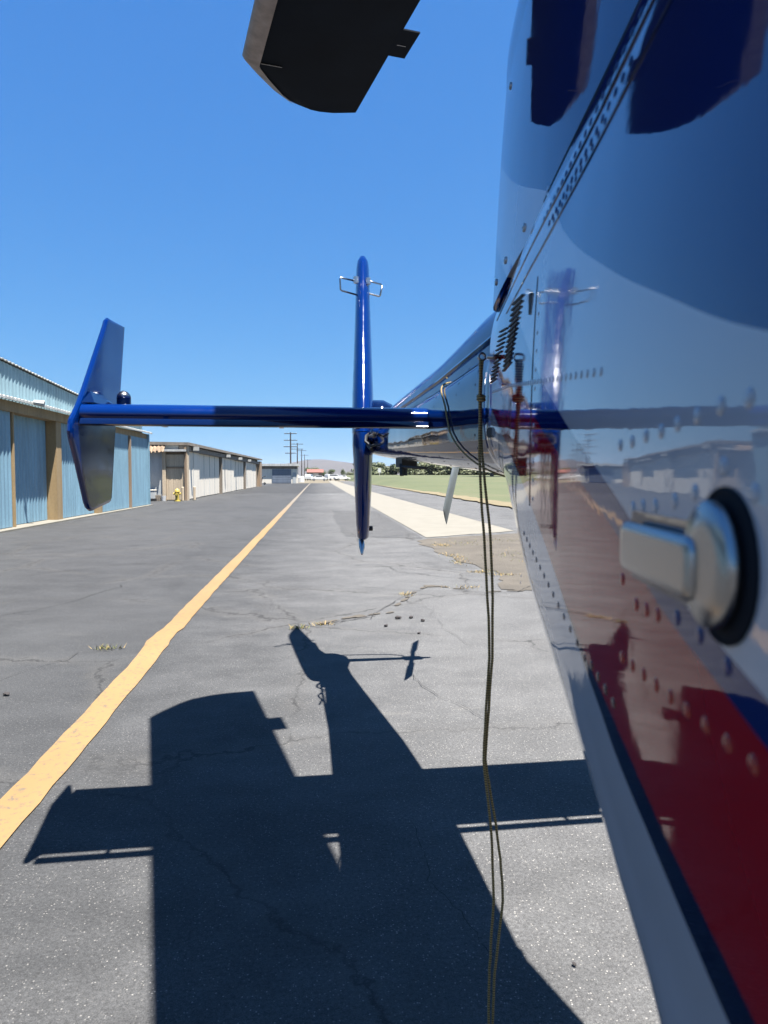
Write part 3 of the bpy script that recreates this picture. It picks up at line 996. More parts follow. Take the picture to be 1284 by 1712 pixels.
# ------------------------------------------------------------------ trees and bushes
def crown_mesh(name, n, rx, ry, rz, cz, leafsz, seed, mat):
    rr = random.Random(seed)
    lobes = []
    for k in range(9):
        a = rr.uniform(0, 2 * math.pi)
        q = rr.uniform(0.15, 0.75)
        lobes.append((math.cos(a) * rx * q, math.sin(a) * ry * q, cz + rr.uniform(-0.55, 0.75) * rz, rr.uniform(0.32, 0.6)))
    vv, ff = [], []
    for i in range(n):
        lx, ly, lz, s_ = rr.choice(lobes)
        d = Vector((rr.gauss(0, 1), rr.gauss(0, 1), rr.gauss(0, 1))).normalized() * (rr.random() ** 0.4)
        p = Vector((lx + d.x * rx * s_, ly + d.y * ry * s_, max(0.15, lz + d.z * rz * s_)))
        nrm = (d + Vector((rr.uniform(-.7, .7), rr.uniform(-.7, .7), rr.uniform(-.2, .9)))).normalized()
        u = nrm.orthogonal().normalized()
        w = nrm.cross(u)
        a = rr.uniform(0, 6.28)
        u, w = u * math.cos(a) + w * math.sin(a), w * math.cos(a) - u * math.sin(a)
        sz = leafsz * rr.uniform(0.6, 1.4)
        k = len(vv)
        vv += [tuple(p - u * sz), tuple(p + w * sz * .55 + nrm * sz * .2), tuple(p + u * sz), tuple(p - w * sz * .55)]
        ff.append((k, k + 1, k + 2, k + 3))
    me = bpy.data.meshes.new(name)
    me.from_pydata(vv, [], ff)
    me.materials.append(M[mat])
    return me
def trunk_mesh(name, h, r, seed):
    rr = random.Random(seed)
    m = MB()
    m.tube([(0, 0, 0), (rr.uniform(-.1, .1), 0, h * .5), (rr.uniform(-.2, .2), rr.uniform(-.2, .2), h)], [r, r * .75, r * .3], 7)
    for k in range(5):
        a = rr.uniform(0, 6.28)
        z = h * rr.uniform(.35, .7)
        m.tube([(0, 0, z), (math.cos(a) * h * .2, math.sin(a) * h * .2, z + h * .22), (math.cos(a) * h * .32, math.sin(a) * h * .32, z + h * .4)], [r * .45, r * .3, r * .1], 5)
    me = bpy.data.meshes.new(name)
    me.from_pydata(m.v, [], m.f)
    me.materials.append(M['bark'])
    return me
CR = [crown_mesh('crown', 2600, 3.2, 3.2, 2.6, 4.0, .17, 1, 'leaf'), crown_mesh('crown', 2600, 3.8, 3.4, 2.2, 3.4, .17, 2, 'leaf2'), crown_mesh('crown', 2200, 2.6, 2.6, 2.9, 4.2, .17, 3, 'leaf')]
TK = [trunk_mesh('trunk', 4.6, .24, 1), trunk_mesh('trunk', 4.0, .28, 2), trunk_mesh('trunk', 5.0, .2, 3)]
BU = [crown_mesh('foliage', 1700, 2.0, 2.0, 1.15, .85, .15, 11, 'leaf2'), crown_mesh('foliage', 1700, 1.8, 1.8, 1.35, 1.0, .15, 12, 'leaf')]
BS = [trunk_mesh('stem', 1.5, .09, 5), trunk_mesh('stem', 1.8, .09, 6)]
def plant(name, meshes, loc, s_, rz, label, cat, group, sz=1.0, wide=1.0):
    t = thing(name, label, cat, loc, rz, group)
    t.scale = (s_ * wide, s_ * wide, s_ * sz)
    for nm, me in meshes:
        o = bpy.data.objects.new(nm, me)
        COL.objects.link(o)
        o.parent = t
    return t
def gz(x, y):
    d = math.hypot(x, y)
    k = min(1, max(0, (d - 45) / 150))
    return 1.7 * k * k * (3 - 2 * k)
ORD = ['first', 'second', 'third', 'fourth', 'fifth', 'sixth', 'seventh', 'eighth', 'ninth', 'tenth', 'eleventh', 'twelfth', 'thirteenth', 'fourteenth', 'fifteenth', 'sixteenth', 'seventeenth', 'eighteenth', 'nineteenth', 'twentieth',
       'twenty-first', 'twenty-second', 'twenty-third', 'twenty-fourth', 'twenty-fifth', 'twenty-sixth', 'twenty-seventh', 'twenty-eighth', 'twenty-ninth', 'thirtieth', 'thirty-first', 'thirty-second', 'thirty-third', 'thirty-fourth']
rr = random.Random(21)
for i in range(20):
    x = 13 + i * 1.9 + rr.uniform(-.6, .6)
    y = 196 - i * 1.2 + rr.uniform(-5, 5)
    k = rr.randrange(2)
    plant('bush', [('foliage', BU[k]), ('stem', BS[k])], (x, y, gz(x, y) - .1), rr.uniform(1.35, 2.1), rr.uniform(0, 6.3),
          ('%s bush from the left in the hedge row beyond the grass, %s' % (ORD[i], ('olive and spreading', 'green and rounded')[k])), 'bush', 'bushes along the far edge of the field', 1.0, 1.35)
tl = random.Random(22)
for i in range(34):
    a = R(7.0 + i * 1.75 + tl.uniform(-.4, .4))
    d = (205 if i < 4 else 150 - max(0, i - 12) * 2.5) + tl.uniform(-8, 8)
    x, y = d * math.sin(a), d * math.cos(a)
    k = tl.randrange(3)
    plant('tree', [('crown', CR[k]), ('trunk', TK[k])], (x, y, gz(x, y) - .1), tl.uniform(.85, 1.05) * (1.75 if i > 2 else .8), tl.uniform(0, 6.3),
          ('%s tree from the left in the tall belt behind the field, %s' % (ORD[i], ('dense green', 'broad olive', 'narrow green')[k])), 'tree', 'trees beyond the grass field')
far_tr = [(-0.5, 290, 0.95, 1, 'rounded olive tree behind the red roofed shed'), (5.0, 285, .62, 0, 'small dark tree behind the white vans'), (9.5, 275, .55, 2, 'small upright tree right of the parked pickup'),
          (13.5, 290, .6, 1, 'low olive tree at the far end of the service lane'), (-3.6, 330, .8, 0, 'dark tree between the last poles and the shed'), (2.2, 262, .55, 0, 'low dark tree just right of the red roofed shed')]
for x, y, s_, k, lb in far_tr:
    plant('tree', [('crown', CR[k]), ('trunk', TK[k])], (x, y, -.05), s_, x, lb, 'tree', 'trees at the end of the taxiway')
t = thing('sign_post', 'small white post sign at the edge of the far grass', 'sign', (14.2, 165, 1.2))
MB().tube([(0, 0, 0), (0, 0, 1.6)], .06, 6).build('post', 'offwhite', t)
MB().box(-.35, .35, -.05, -.0, 1.0, 2.0).build('sign_panel', 'carwhite', t)

# weeds in the cracks (uncountable blades)
def weeds():
    rr = random.Random(4)
    vv, ff, mi = [], [], []
    spots = [(2.62, 15.1, .16, .35, 120, 0), (2.5, 13.0, .16, .5, 120, 0), (2.42, 12.1, .14, .4, 90, 0), (2.52, 10.85, .22, .10, 110, 0), (2.75, 10.5, .2, .08, 60, 0), (1.95, 9.35, .2, .1, 60, 0),
             (1.09, 8.88, .07, .14, 50, 0), (-1.8, 6.32, .10, .05, 70, 1), (-0.2, 7.0, .10, .04, 60, 1), (-3.4, 6.8, .06, .04, 30, 0), (3.3, 15.5, .5, .5, 90, 1), (3.6, 12.8, .5, .9, 110, 1), (4.2, 16.2, .6, .4, 90, 1), (0.0, 7.15, .15, .05, 40, 0)]
    for x, y, sx, sy, n, m_ in spots:
        for i in range(n):
            px, py = rr.gauss(x, sx * .6), rr.gauss(y, sy * .6)
            hgt = rr.uniform(.012, .045)
            a = rr.uniform(0, 6.28)
            w = .003 + rr.random() * .003
            lean = (rr.uniform(-1, 1) * hgt * 1.2, rr.uniform(-1, 1) * hgt * 1.2)
            k = len(vv)
            vv += [(px - math.cos(a) * w, py - math.sin(a) * w, .008), (px + math.cos(a) * w, py + math.sin(a) * w, .008), (px + lean[0], py + lean[1], .01 + hgt)]
            ff.append((k, k + 1, k + 2))
            mi.append(m_ if rr.random() < .8 else 1 - m_)
    o = mesh_obj('weeds', vv, ff, ['straw', 'weed'], mi=mi, kind='stuff')
    return o
weeds()

# loose stones on the apron
def stone_mesh(seed):
    bm = bmesh.new()
    bmesh.ops.create_icosphere(bm, subdivisions=2, radius=1)
    rr = random.Random(seed)
    for v in bm.verts:
        v.co *= rr.uniform(.75, 1.15)
        v.co.z *= .6
    me = bpy.data.meshes.new('stone')
    bm.to_mesh(me)
    bm.free()
    me.materials.append(M['stone'])
    return me
SM = [stone_mesh(1), stone_mesh(2)]
stones = [(0.83, 7.40, .028, 'dark stone left of a pair on the apron before the gravel'), (0.97, 7.42, .022, 'small dark stone in the middle of three on the apron'), (1.07, 7.25, .022, 'small dark stone right of the three near the cracked apron'),
          (0.95, 6.67, .014, 'tiny dark stone lying alone nearer than the three stones'), (0.67, 7.03, .02, 'flat dark stone beside the soil filled crack'), (0.775, 2.06, .0065, 'black pebble on bright asphalt beside the fuselage shadow'),
          (-2.12, 5.04, .02, 'dark stone on the asphalt left of the yellow line')]
for i, (x, y, r_, lb) in enumerate(stones):
    o = bpy.data.objects.new('stone', SM[i % 2])
    COL.objects.link(o)
    o.location = (x, y, .006 + r_ * .4)
    o.scale = (r_ * 1.3, r_, r_)
    o.rotation_euler = (0, 0, i)
    tag(o, lb, 'stone', 'loose stones on the apron')

# ------------------------------------------------------------------ helicopter
TH = R(3)
HELI = thing('helicopter', 'glossy blue, white and red helicopter seen along its flank towards the tail', 'helicopter', (0.593, 2.61, 0), TH)
# local axes: x = to starboard(-)/port(+), y = aft, z = up

W_PTS = [(-7.0, .62), (-4.2, .66), (-3.4, .665), (-3.0, .655), (-2.75, .634)]
def wall_w(a):
    if a > -2.62:
        return .2203 + .2245 * (-.8596 - a)
    if a > -2.9:
        return .6155 + (.2245 * (-2.62 - a)) * .6
    return interp([(-7.0, .60), (-4.0, .66), (-2.9, .6532)], a)
def zbot(a):
    return smooth_interp([(-7, .62), (-5, .66), (-4, .74), (-3.2, .87), (-2.6, .83), (-2.32, .92), (-2.173, 1.012), (-2.073, 1.062), (-1.992, 1.112), (-1.847, 1.168), (-1.62, 1.238), (-1.375, 1.335), (-1.19, 1.402), (-.86, 1.462)], a)
def zseam(a):
    return smooth_interp([(-7, 1.80), (-2.8, 1.85), (-2.3, 1.866), (-2.05, 1.876), (-1.8, 1.884), (-1.5, 1.884), (-.86, 1.888)], a)
def kz(z, a=-2.2):
    d = max(0, z - 1.52)
    if z < 1.46:
        e_ = min(1.46 - z, .26)
        return smooth_interp([(-2.6, .36), (-2.0, .30), (-1.4, .10), (-.86, .0)], a) * e_ * e_
    roll = 1.5 * max(0, z - 1.80) ** 2
    return roll + smooth_interp([(-3.2, .27), (-2.3, .27), (-2.0, .235), (-1.5, .10), (-.86, .03)], a) * d * d

A_S = [-7, -6, -5, -4.4, -3.9, -3.5, -3.2, -3.0, -2.9, -2.8, -2.74, -2.68] + [-2.64 + .03 * i for i in range(59)] + [-.86]
def fus_ring(a):
    w, zb, zs = wall_w(a), zbot(a), zseam(a)
    rz, rx = .16, .14
    half = []
    NZ = 24
    z0 = zb + rz
    for i in range(NZ):
        z = zs + (z0 - zs) * i / NZ
        half.append((w - kz(z, a), z))
    for i in range(13):
        ph = R(90 * i / 12)
        half.append((w - kz(z0, a) - rx * (1 - math.cos(ph)), zb + rz * (1 - math.sin(ph))))
    return [(-x, a, z) for x, z in half] + [(x + .09, a, z) for x, z in reversed(half)]  # unseen port side set wider than starboard to broaden the ground shadow
fm = MB()
fm.loft([fus_ring(a) for a in A_S])
FUS = fm.build('fuselage', 'livery', HELI, sharp_ang=40)

# engine cowling above the seam: leans inboard, its aft end raked backwards
def kc(z, a):
    return .055 * max(0, z - zseam(a)) + .05 * max(0, z - 2.1) ** 2
def cowl_w(a):
    q_ = min(1.45, max(0, -.9 - a))
    return wall_w(a) + .014 - .06 * q_ * q_
def cowl_ring(a0, sc=1.0):
    zs = zseam(a0) + .005
    zmid, zt = 2.42, 2.74
    bl_ = min(1, max(0, (a0 + 1.7) / .8))
    bl_ = bl_ * bl_ * (3 - 2 * bl_)
    half = []
    def pt(z, f=1.0):
        a = a0 + bl_ * (.12 * (z - zs))
        return ((cowl_w(a) - kz(zs, a0) - kc(min(z, zmid), a0)) * f, a, z)
    n1 = 30
    for i in range(n1):
        half.append(pt(zs + (zmid - zs) * i / n1))
    for i in range(13):
        ph = R(90 * i / 12)
        half.append(pt(zmid + (zt - zmid) * math.sin(ph), max(.02, math.cos(ph) ** .62)))
    half.reverse()
    L = [(-x * sc, a, z) for x, a, z in half]
    Rr = [((x + .10 * min(1, x / .15)) * sc, a, z) for x, a, z in reversed(half)]  # port half pushed outward, out of view, for a wider cast shadow
    return L + Rr
cm = MB()
cm.loft([cowl_ring(a) for a in A_S if a < -.93] + [cowl_ring(-.93), cowl_ring(-.90, .985), cowl_ring(-.885, .95), cowl_ring(-.878, .85)])
COWL = cm.build('engine_cowling', 'livery', HELI, sharp_ang=50)
# dark slot closed under the cowling
sl = MB()
sl.loft([[(-(wall_w(a) - kz(zseam(a), a) - .012), a, zseam(a) - .03), (-(wall_w(a) - kz(zseam(a), a) - .012), a, zseam(a) + .03), ((wall_w(a) - kz(zseam(a), a) - .012), a, zseam(a) + .03), ((wall_w(a) - kz(zseam(a), a) - .012), a, zseam(a) - .03)] for a in A_S if a < -.88])
sl.build('seam_seal', 'blade', HELI)

# tail boom
def boom_ring(a):
    hw = smooth_interp([(-.9, .212), (0.1, .19), (1.0, .155), (2.0, .115), (2.75, .09)], a)
    zt = smooth_interp([(-.9, 1.868), (0, 1.838), (.83, 1.829), (2.75, 1.83)], a)
    zb = smooth_interp([(-.9, 1.482), (-.5, 1.502), (.55, 1.550), (2.15, 1.622), (2.75, 1.66)], a)
    zc, rz = (zt + zb) / 2, (zt - zb) / 2
    out = []
    n = 48
    for k in range(n):
        t_ = 2 * math.pi * k / n
        c_, s_ = math.cos(t_), math.sin(t_)
        e = .62
        out.append(((hw + (interp([(-.9, .09), (.2, .12), (1.0, .10), (2.4, .0)], a) if c_ > 0 else 0)) * math.copysign(abs(c_) ** e, c_), a, zc + rz * math.copysign(abs(s_) ** e, s_)))  # port half-width enlarged out of view so the boom shadow falls wider
    return out
bm_ = MB()
bm_.loft([boom_ring(-.9 + 3.65 * i / 40) for i in range(41)])
BOOM = bm_.build('tail_boom', 'boom', HELI, smooth=True)
# joint collar at the boom attachment
def scale_ring(r, s_, a=None):
    zc = sum(p[2] for p in r) / len(r)
    return [(p[0] * s_, p[1] if a is None else a, zc + (p[2] - zc) * s_) for p in r]
jm = MB()
jm.loft([scale_ring(boom_ring(-.86), 1.004, -.88), scale_ring(boom_ring(-.86), 1.025, -.868), scale_ring(boom_ring(-.8), 1.025, -.80), scale_ring(boom_ring(-.8), 1.004, -.79)])
jm.build('joint_collar', 'boom', HELI, sharp_ang=30)
# driveshaft cover on the boom
dm = MB()
dr = []
for i in range(24):
    a = -.95 + 3.55 * i / 23
    zb = interp([(-.9, 1.855), (0, 1.825), (.83, 1.816), (2.75, 1.818)], a)
    zt = interp([(-.95, 2.035), (-.37, 2.02), (.33, 1.965), (1.9, 1.92), (2.6, 1.90)], a)
    hw = interp([(-.95, .115), (1, .095), (2.6, .07)], a)
    ring = []
    for k in range(17):
        t_ = math.pi * k / 16
        ring.append((hw * math.copysign(abs(math.cos(t_)) ** .6, math.cos(t_)), a, zb + (zt - zb) * abs(math.sin(t_)) ** .7))
    dr.append(ring)
dm.loft(dr)
dm.build('driveshaft_cover', 'blue', HELI, sharp_ang=50)
# ledge strips along the boom top
for s_ in (-1, 1):
    st = MB()
    st.tube([(s_ * (interp([(-.8, .165), (1.2, .12)], a)), a, interp([(-.9, 1.868), (0, 1.840), (.83, 1.832), (2.75, 1.832)], a) + .004) for a in [-.8 + .1 * i for i in range(32)]], .009, 6)
    st.build('hinge_strip', 'navy', HELI)

# tail gearbox, shaft and tail rotor
g = MB()
g.tube([(0, 2.55, 1.86), (0, 2.72, 1.90), (0, 2.9, 1.90), (0, 3.0, 1.88)], [.12, .16, .15, .08], 14)
g.tube([(-.02, 2.95, 1.95), (-.06, 3.12, 2.02), (-.055, 3.24, 2.10), (-.045, 3.36, 2.22)], [.03, .024, .02, .02], 10)
GB = g.build('tail_gearbox', 'navy', HELI, smooth=True)
MB().tube([(0.05, 2.78, 1.86), (.67, 2.78, 1.85)], [.05, .035], 10).build('tail_rotor_mast', 'steel', HELI, smooth=True)
rod = MB()
rod.tube([(0.1, 2.95, 1.90), (.5, 2.92, 1.90), (.62, 2.86, 1.88)], .012, 6)
rod.build('pitch_rod', 'steel', HELI)
hub = MB()
hub.tube([(.60, 2.78, 1.85), (.74, 2.78, 1.85)], [.07, .06], 12)
hub.tube([(.745, 2.78, 1.85), (.82, 2.78, 1.85)], [.03, .02], 8)
hub.build('tail_rotor_hub', 'steel', HELI, smooth=True)
HC = Vector((.67, 2.78, 1.85))
AX = Vector((.245, .43, .62)).normalized()
CH = (Vector((.46, 1, 0)) - AX * AX.dot(Vector((.46, 1, 0)))).normalized()
TN = AX.cross(CH).normalized()
def tr_ring(r, c_, tk):
    p = HC + AX * r
    out = []
    for u, v in ((-.5, 0), (-.42, .5), (-.2, .95), (.1, .8), (.5, .06), (.5, -.06), (.1, -.8), (-.2, -.95), (-.42, -.5)):
        out.append(tuple(p + CH * (u * c_) + TN * (v * tk / 2)))
    return out
for s_ in (-1, 1):
    b = MB()
    b.loft([tr_ring(s_ * .06, .06, .04), tr_ring(s_ * .22, .07, .035), tr_ring(s_ * .30, .21, .024), tr_ring(s_ * .80, .21, .018), tr_ring(s_ * .82, .19, .008)])
    b.build('tail_rotor_blade', 'trblade', HELI, sharp_ang=45)

# vertical fin
def fin_l(a):
    return -.153 + .116 * (a - 2.4)
def fin_ring(z, a0, a1, tk, closed_k=1.0):
    c_ = a1 - a0
    prof = [(0, 0), (.012, .30), (.05, .62), (.12, .86), (.25, 1.0), (.45, .9), (.7, .55), (.95, .1), (1.0, .04)]
    pts = []
    d = Vector((.116, 1, 0)).normalized()
    nrm = Vector((1, -.116, 0)).normalized()
    for u, v in prof:
        a = a0 + u * c_
        p = Vector((fin_l(a), a, z)) - nrm * (v * tk / 2)
        pts.append(tuple(p))
    for u, v in reversed(prof[1:-1]):
        a = a0 + u * c_
        p = Vector((fin_l(a), a, z)) + nrm * (v * tk / 2)
        pts.append(tuple(p))
    return pts
def fin_part(rows, name, mat):
    m = MB()
    m.loft([fin_ring(*r) for r in rows])
    return m.build(name, mat, HELI, sharp_ang=60)
UP = fin_part([(1.80, 2.28, 3.16, .155), (1.88, 2.32, 3.18, .158), (2.1, 2.47, 3.30, .152), (2.5, 2.75, 3.50, .132), (2.9, 3.05, 3.69, .116), (3.2, 3.29, 3.84, .106), (3.27, 3.35, 3.86, .094), (3.315, 3.42, 3.86, .062), (3.333, 3.50, 3.84, .016)], 'vertical_fin', 'blue')
LO = fin_part([(1.045, 2.45, 2.80, .05), (1.06, 2.42, 2.84, .082), (1.15, 2.38, 2.90, .098), (1.4, 2.30, 2.98, .118), (1.62, 2.26, 3.02, .135), (1.71, 2.25, 3.02, .148), (1.795, 2.275, 3.02, .15)], 'ventral_fin', 'blue')
sk = MB()
sk.tube([(-.155, 2.50, 1.06), (-.157, 2.44, 1.0), (-.165, 2.36, .955)], [.018, .022, .008], 8)
sk.build('tail_skid', 'steel', HELI, smooth=True)
MB().tube([(-.10, 2.6, 1.115), (-.06, 2.6, 1.115)], .018, 8).build('drain_fitting', 'black', HELI)
# loop antennas on the fin
for pts in ([(-.11, 3.2, 3.046), (-.245, 3.1, 3.042), (-.25, 3.1, 3.03), (-.246, 3.1, 2.95), (-.235, 3.1, 2.942), (-.115, 3.2, 2.940)], [(-.02, 3.2, 3.054), (.10, 3.3, 3.056), (.112, 3.3, 3.045), (.094, 3.3, 2.965), (.085, 3.3, 2.958), (-.02, 3.2, 2.955)]):
    L_ = MB()
    L_.tube(pts, .007, 8)
    L_.build('loop_antenna', 'chrome', HELI, smooth=True)
for x, y in ((-.118, 3.16), (-.018, 3.18)):
    MB().tube([(x, y, 3.02), (x, y, 3.07)], .02, 8).build('antenna_mount', 'steel', HELI)

# bracket and cables under the boom end
br = MB()
br.box(-.10, -.02, 1.10, 1.30, 1.545, 1.60)
br.tube([(-.10, 1.12, 1.56), (-.10, 1.10, 1.50)], .012, 6)
br.tube([(-.05, 1.28, 1.56), (-.05, 1.28, 1.50)], .012, 6)
br.tube([(-.10, 1.12, 1.545), (-.02, .85, 1.535)], .008, 6)
br.build('belly_antenna', 'black', HELI)
cb = MB()
cb.tube([(-.10, 2.25, 1.80), (-.16, 2.15, 1.76), (-.17, 2.1, 1.72), (-.14, 2.05, 1.69), (-.10, 2.0, 1.70)], .010, 6)
cb.tube([(-.12, 2.0, 1.77), (-.17, 1.9, 1.745), (-.15, 1.8, 1.74), (-.17, 1.7, 1.755)], .008, 6)
cb.tube([(-.11, 2.3, 1.74), (-.14, 2.2, 1.70), (-.13, 2.1, 1.67)], .014, 6)
cb.build('control_cable', 'black', HELI)
fr = MB()
fr.loft([[( -.09 + .05 * math.cos(k * math.pi / 6) * s_, 2.05 + .12 * j, 1.78 + .06 * math.sin(k * math.pi / 6) * s_) for k in range(12)] for j, s_ in ((0, .3), (1, .9), (2, 1.0), (3, .8), (3.4, .3))])
fr.build('gearbox_fairing', 'blue', HELI, smooth=True)

# horizontal stabiliser with slat and end plates
prof = [(0, .0), (.006, .30), (.02, .58), (.05, .85), (.11, 1.0), (.22, 1.0), (.45, .78), (.75, .38), (.985, .07), (1.0, .03)]
def stab_ring(l, tk=.072, z=1.713, c_=.60):
    up = [(l, u * c_, z + .012 * u + v * tk / 2) for u, v in prof]
    dn = [(l, u * c_, z + .012 * u - v * tk / 2 * (1.0 if u < .3 else .85)) for u, v in reversed(prof[1:])]
    return up + dn
sm = MB()
sm.loft([stab_ring(l) for l in (-1.40, -.8, -.25, .25, .8, 1.40)])
STAB = sm.build('stabilizer', 'blue', HELI, sharp_ang=50)
slat = MB()
for s_ in (-1, 1):
    slat.loft([[(s_ * l, -.062, 1.672), (s_ * l, -.050, 1.690), (s_ * l, -.022, 1.694), (s_ * l, -.016, 1.688), (s_ * l, -.024, 1.672), (s_ * l, -.05, 1.666)] for l in (.17, 1.385)])
slat.build('leading_edge_slat', 'navy', STAB, sharp_ang=50)
for l in (-1.12, -.72, -.45, .45, .8, 1.12):
    MB().box(l - .008, l + .008, -.05, .03, 1.668, 1.682).build('slat_bracket', 'navy', STAB)
# row of fasteners on the stabiliser nose
sr = MB()
FINLET = [(-.048, 1.649), (-.035, 1.69), (-.007, 1.713), (.04, 1.753), (.10, 1.815), (.335, 2.075), (.352, 2.10), (.375, 2.112), (.40, 2.112), (.565, 2.120), (.579, 2.112), (.495, 1.80), (.434, 1.70), (.366, 1.41), (.352, 1.395), (.16, 1.372), (.137, 1.372), (.11, 1.382), (.092, 1.402), (.02, 1.53), (-.038, 1.62)]
def finlet(s_, lbl):
    l0 = s_ * 1.418
    cx = sum(p[0] for p in FINLET) / len(FINLET)
    cz = sum(p[1] for p in FINLET) / len(FINLET)
    rings = []
    for dl, k in ((-.011, .96), (-.0085, .985), (-.003, 1.0), (.003, 1.0), (.0085, .985), (.011, .96)):
        ring = []
        for i, (a, z) in enumerate(FINLET):
            p0 = Vector(FINLET[i - 1])
            p1 = Vector(FINLET[(i + 1) % len(FINLET)])
            d = (p1 - p0).normalized()
            nn = Vector((-d.y, d.x))
            if nn.dot(Vector((a - cx, z - cz))) < 0:
                nn = -nn
            off = (1.0 - k) * -.35
            ring.append((l0 + s_ * -.08 * a + dl, a + nn.x * off, z + nn.y * off))
        rings.append(ring)
    m = MB()
    m.loft(rings)
    o = m.build('end_plate', 'blue', HELI, sharp_ang=28)
    return o
EP = finlet(-1, '')
finlet(1, '')
# strobe beacon near the starboard tip and fixing bracket
for s_ in (-1, 1):
    b = MB()
    b.tube([(s_ * 1.325, .35, 1.745), (s_ * 1.325, .35, 1.800)], .027, 16)
    bb = b.build('beacon_base', 'navy', STAB, smooth=False)
    d = MB()
    d.tube([(s_ * 1.325, .35, 1.8005), (s_ * 1.325, .35, 1.812), (s_ * 1.325, .35, 1.824), (s_ * 1.325, .35, 1.829)], [.0275, .025, .015, .004], 16)
    d.build('beacon_lens', 'chrome', bb, smooth=True)
    k = MB()
    k.add([(s_ * 1.400, .03, 1.752), (s_ * 1.378, .30, 1.764), (s_ * 1.381, .26, 1.80), (s_ * 1.392, .12, 1.80), (s_ * 1.362, .05, 1.753), (s_ * 1.34, .30, 1.761)],
          [(0, 1, 2, 3), (0, 4, 5, 1), (0, 3, 4), (1, 5, 2), (3, 2, 5, 4)])
    k.build('tip_bracket', 'navy', STAB)

# ---- rivets etc on the flank
NW = Vector((-1, -.2245, 0)).normalized()
def dome(r, h, n=10, mat='livery'):
    m = MB()
    rings = []
    for th_ in (0, 30, 55, 75):
        rings.append([(r * math.cos(R(th_)) * math.cos(2 * math.pi * k / n), r * math.cos(R(th_)) * math.sin(2 * math.pi * k / n), h * math.sin(R(th_))) for k in range(n)])
    m.loft(rings, cap0=False)
    me = bpy.data.meshes.new('rivet')
    me.from_pydata(m.v, [], m.f)
    me.polygons.foreach_set('use_smooth', [True] * len(me.polygons))
    me.materials.append(M[mat])
    return me
def on_wall(a, z):
    return Vector((-(wall_w(a) - kz(z, a)), a, z))
def wall_n(a, z):
    e = .01
    p = on_wall(a, z)
    du = on_wall(a + e, z) - p
    dv = on_wall(a, z + e) - p
    n = du.cross(dv).normalized()
    return n if n.x < 0 else -n
RV = {'blue': dome(.0043, .0011, mat='blue'), 'white': dome(.0043, .0011, mat='white'), 'navy': dome(.0043, .0011, mat='navy')}
tr = NT('red_gloss_paint')
tr.set(**{'Base Color': RED, 'Roughness': .08})
M['red'] = tr.m
RV['red'] = dome(.0043, .0011, mat='red')
nriv = 0
def rivet(a, z, c_, s_=1.0):
    global nriv
    nriv += 1
    o = bpy.data.objects.new('rivet', RV[c_])
    COL.objects.link(o)
    o.parent = FUS
    n = wall_n(a, z)
    o.location = on_wall(a, z) + n * .0001
    o.rotation_euler = n.to_track_quat('Z', 'Y').to_euler()
    o.scale = (s_, s_, s_)
def row(p0, p1, n, c_, s_=1.0):
    for i in range(n):
        t_ = i / (n - 1)
        rivet(p0[0] + (p1[0] - p0[0]) * t_, p0[1] + (p1[1] - p0[1]) * t_, c_, s_)
row((-.98, 1.69), (-1.36, 1.656), 14, 'white', .9)
row((-1.385, 1.653), (-2.061, 1.578), 28, 'white', .9)
for a, z in ((-2.124, 1.520), (-2.153, 1.521), (-2.182, 1.523), (-2.21, 1.524), (-2.236, 1.526), (-2.263, 1.528), (-2.290, 1.530), (-2.318, 1.530)):
    rivet(a, z, 'white')
for a, z in ((-2.157, 1.480), (-2.178, 1.482), (-2.202, 1.483), (-2.234, 1.487), (-2.262, 1.492), (-2.295, 1.504), (-2.325, 1.493)):
    rivet(a, z, 'white')
for a, z in ((-2.166, 1.421), (-2.187, 1.422), (-2.208, 1.423)):
    rivet(a, z, 'red')
for a, z in ((-2.24, 1.428), (-2.271, 1.426), (-2.302, 1.420)):
    rivet(a, z, 'blue')
rivet(-2.134, 1.432, 'red')
row((-2.13, 1.379), (-2.326, 1.388), 9, 'red')
row((-1.60, 1.418), (-2.003, 1.345), 14, 'navy', .85)
row((-2.03, 1.346), (-2.10, 1.338), 4, 'navy')
row((-1.66, 1.834), (-2.06, 1.842), 19, 'blue', .95)
row((-1.72, 1.808), (-2.06, 1.806), 17, 'blue', .95)
row((-1.755, 1.799), (-1.99, 1.797), 11, 'blue', .8)
row((-1.55, 1.34), (-1.56, 1.352), 2, 'white', .6)

# lower skin lap joint and seams
def strip(pts, hw, mat, name, parent, lift=.0012):
    m = MB()
    vv = []
    for a, z in pts:
        n = wall_n(a, z)
        p = on_wall(a, z) + n * lift
        vv += [tuple(p + Vector((0, 0, hw))), tuple(p - Vector((0, 0, hw))), tuple(p - Vector((0, 0, hw)) - n * .004), tuple(p + Vector((0, 0, hw)) - n * .004)]
    ff = []
    for i in range(len(pts) - 1):
        for k in range(4):
            k2 = (k + 1) % 4
            ff.append((4 * i + k, 4 * i + k2, 4 * i + 4 + k2, 4 * i + 4 + k))
    m.add(vv, ff)
    return m.build(name, mat, parent)
strip([(-1.0 - .05 * i, smooth_interp([(-2.3, 1.815), (-1.95, 1.823), (-1.6, 1.830), (-.9, 1.85)], -1.0 - .05 * i)) for i in range(28)], .0010, 'navy', 'lap_joint', FUS)
strip([(-1.25 - .05 * i, smooth_interp([(-2.3, 1.782), (-1.95, 1.788), (-1.6, 1.794), (-.9, 1.82)], -1.25 - .05 * i)) for i in range(23)], .0009, 'navy', 'lap_joint', FUS)

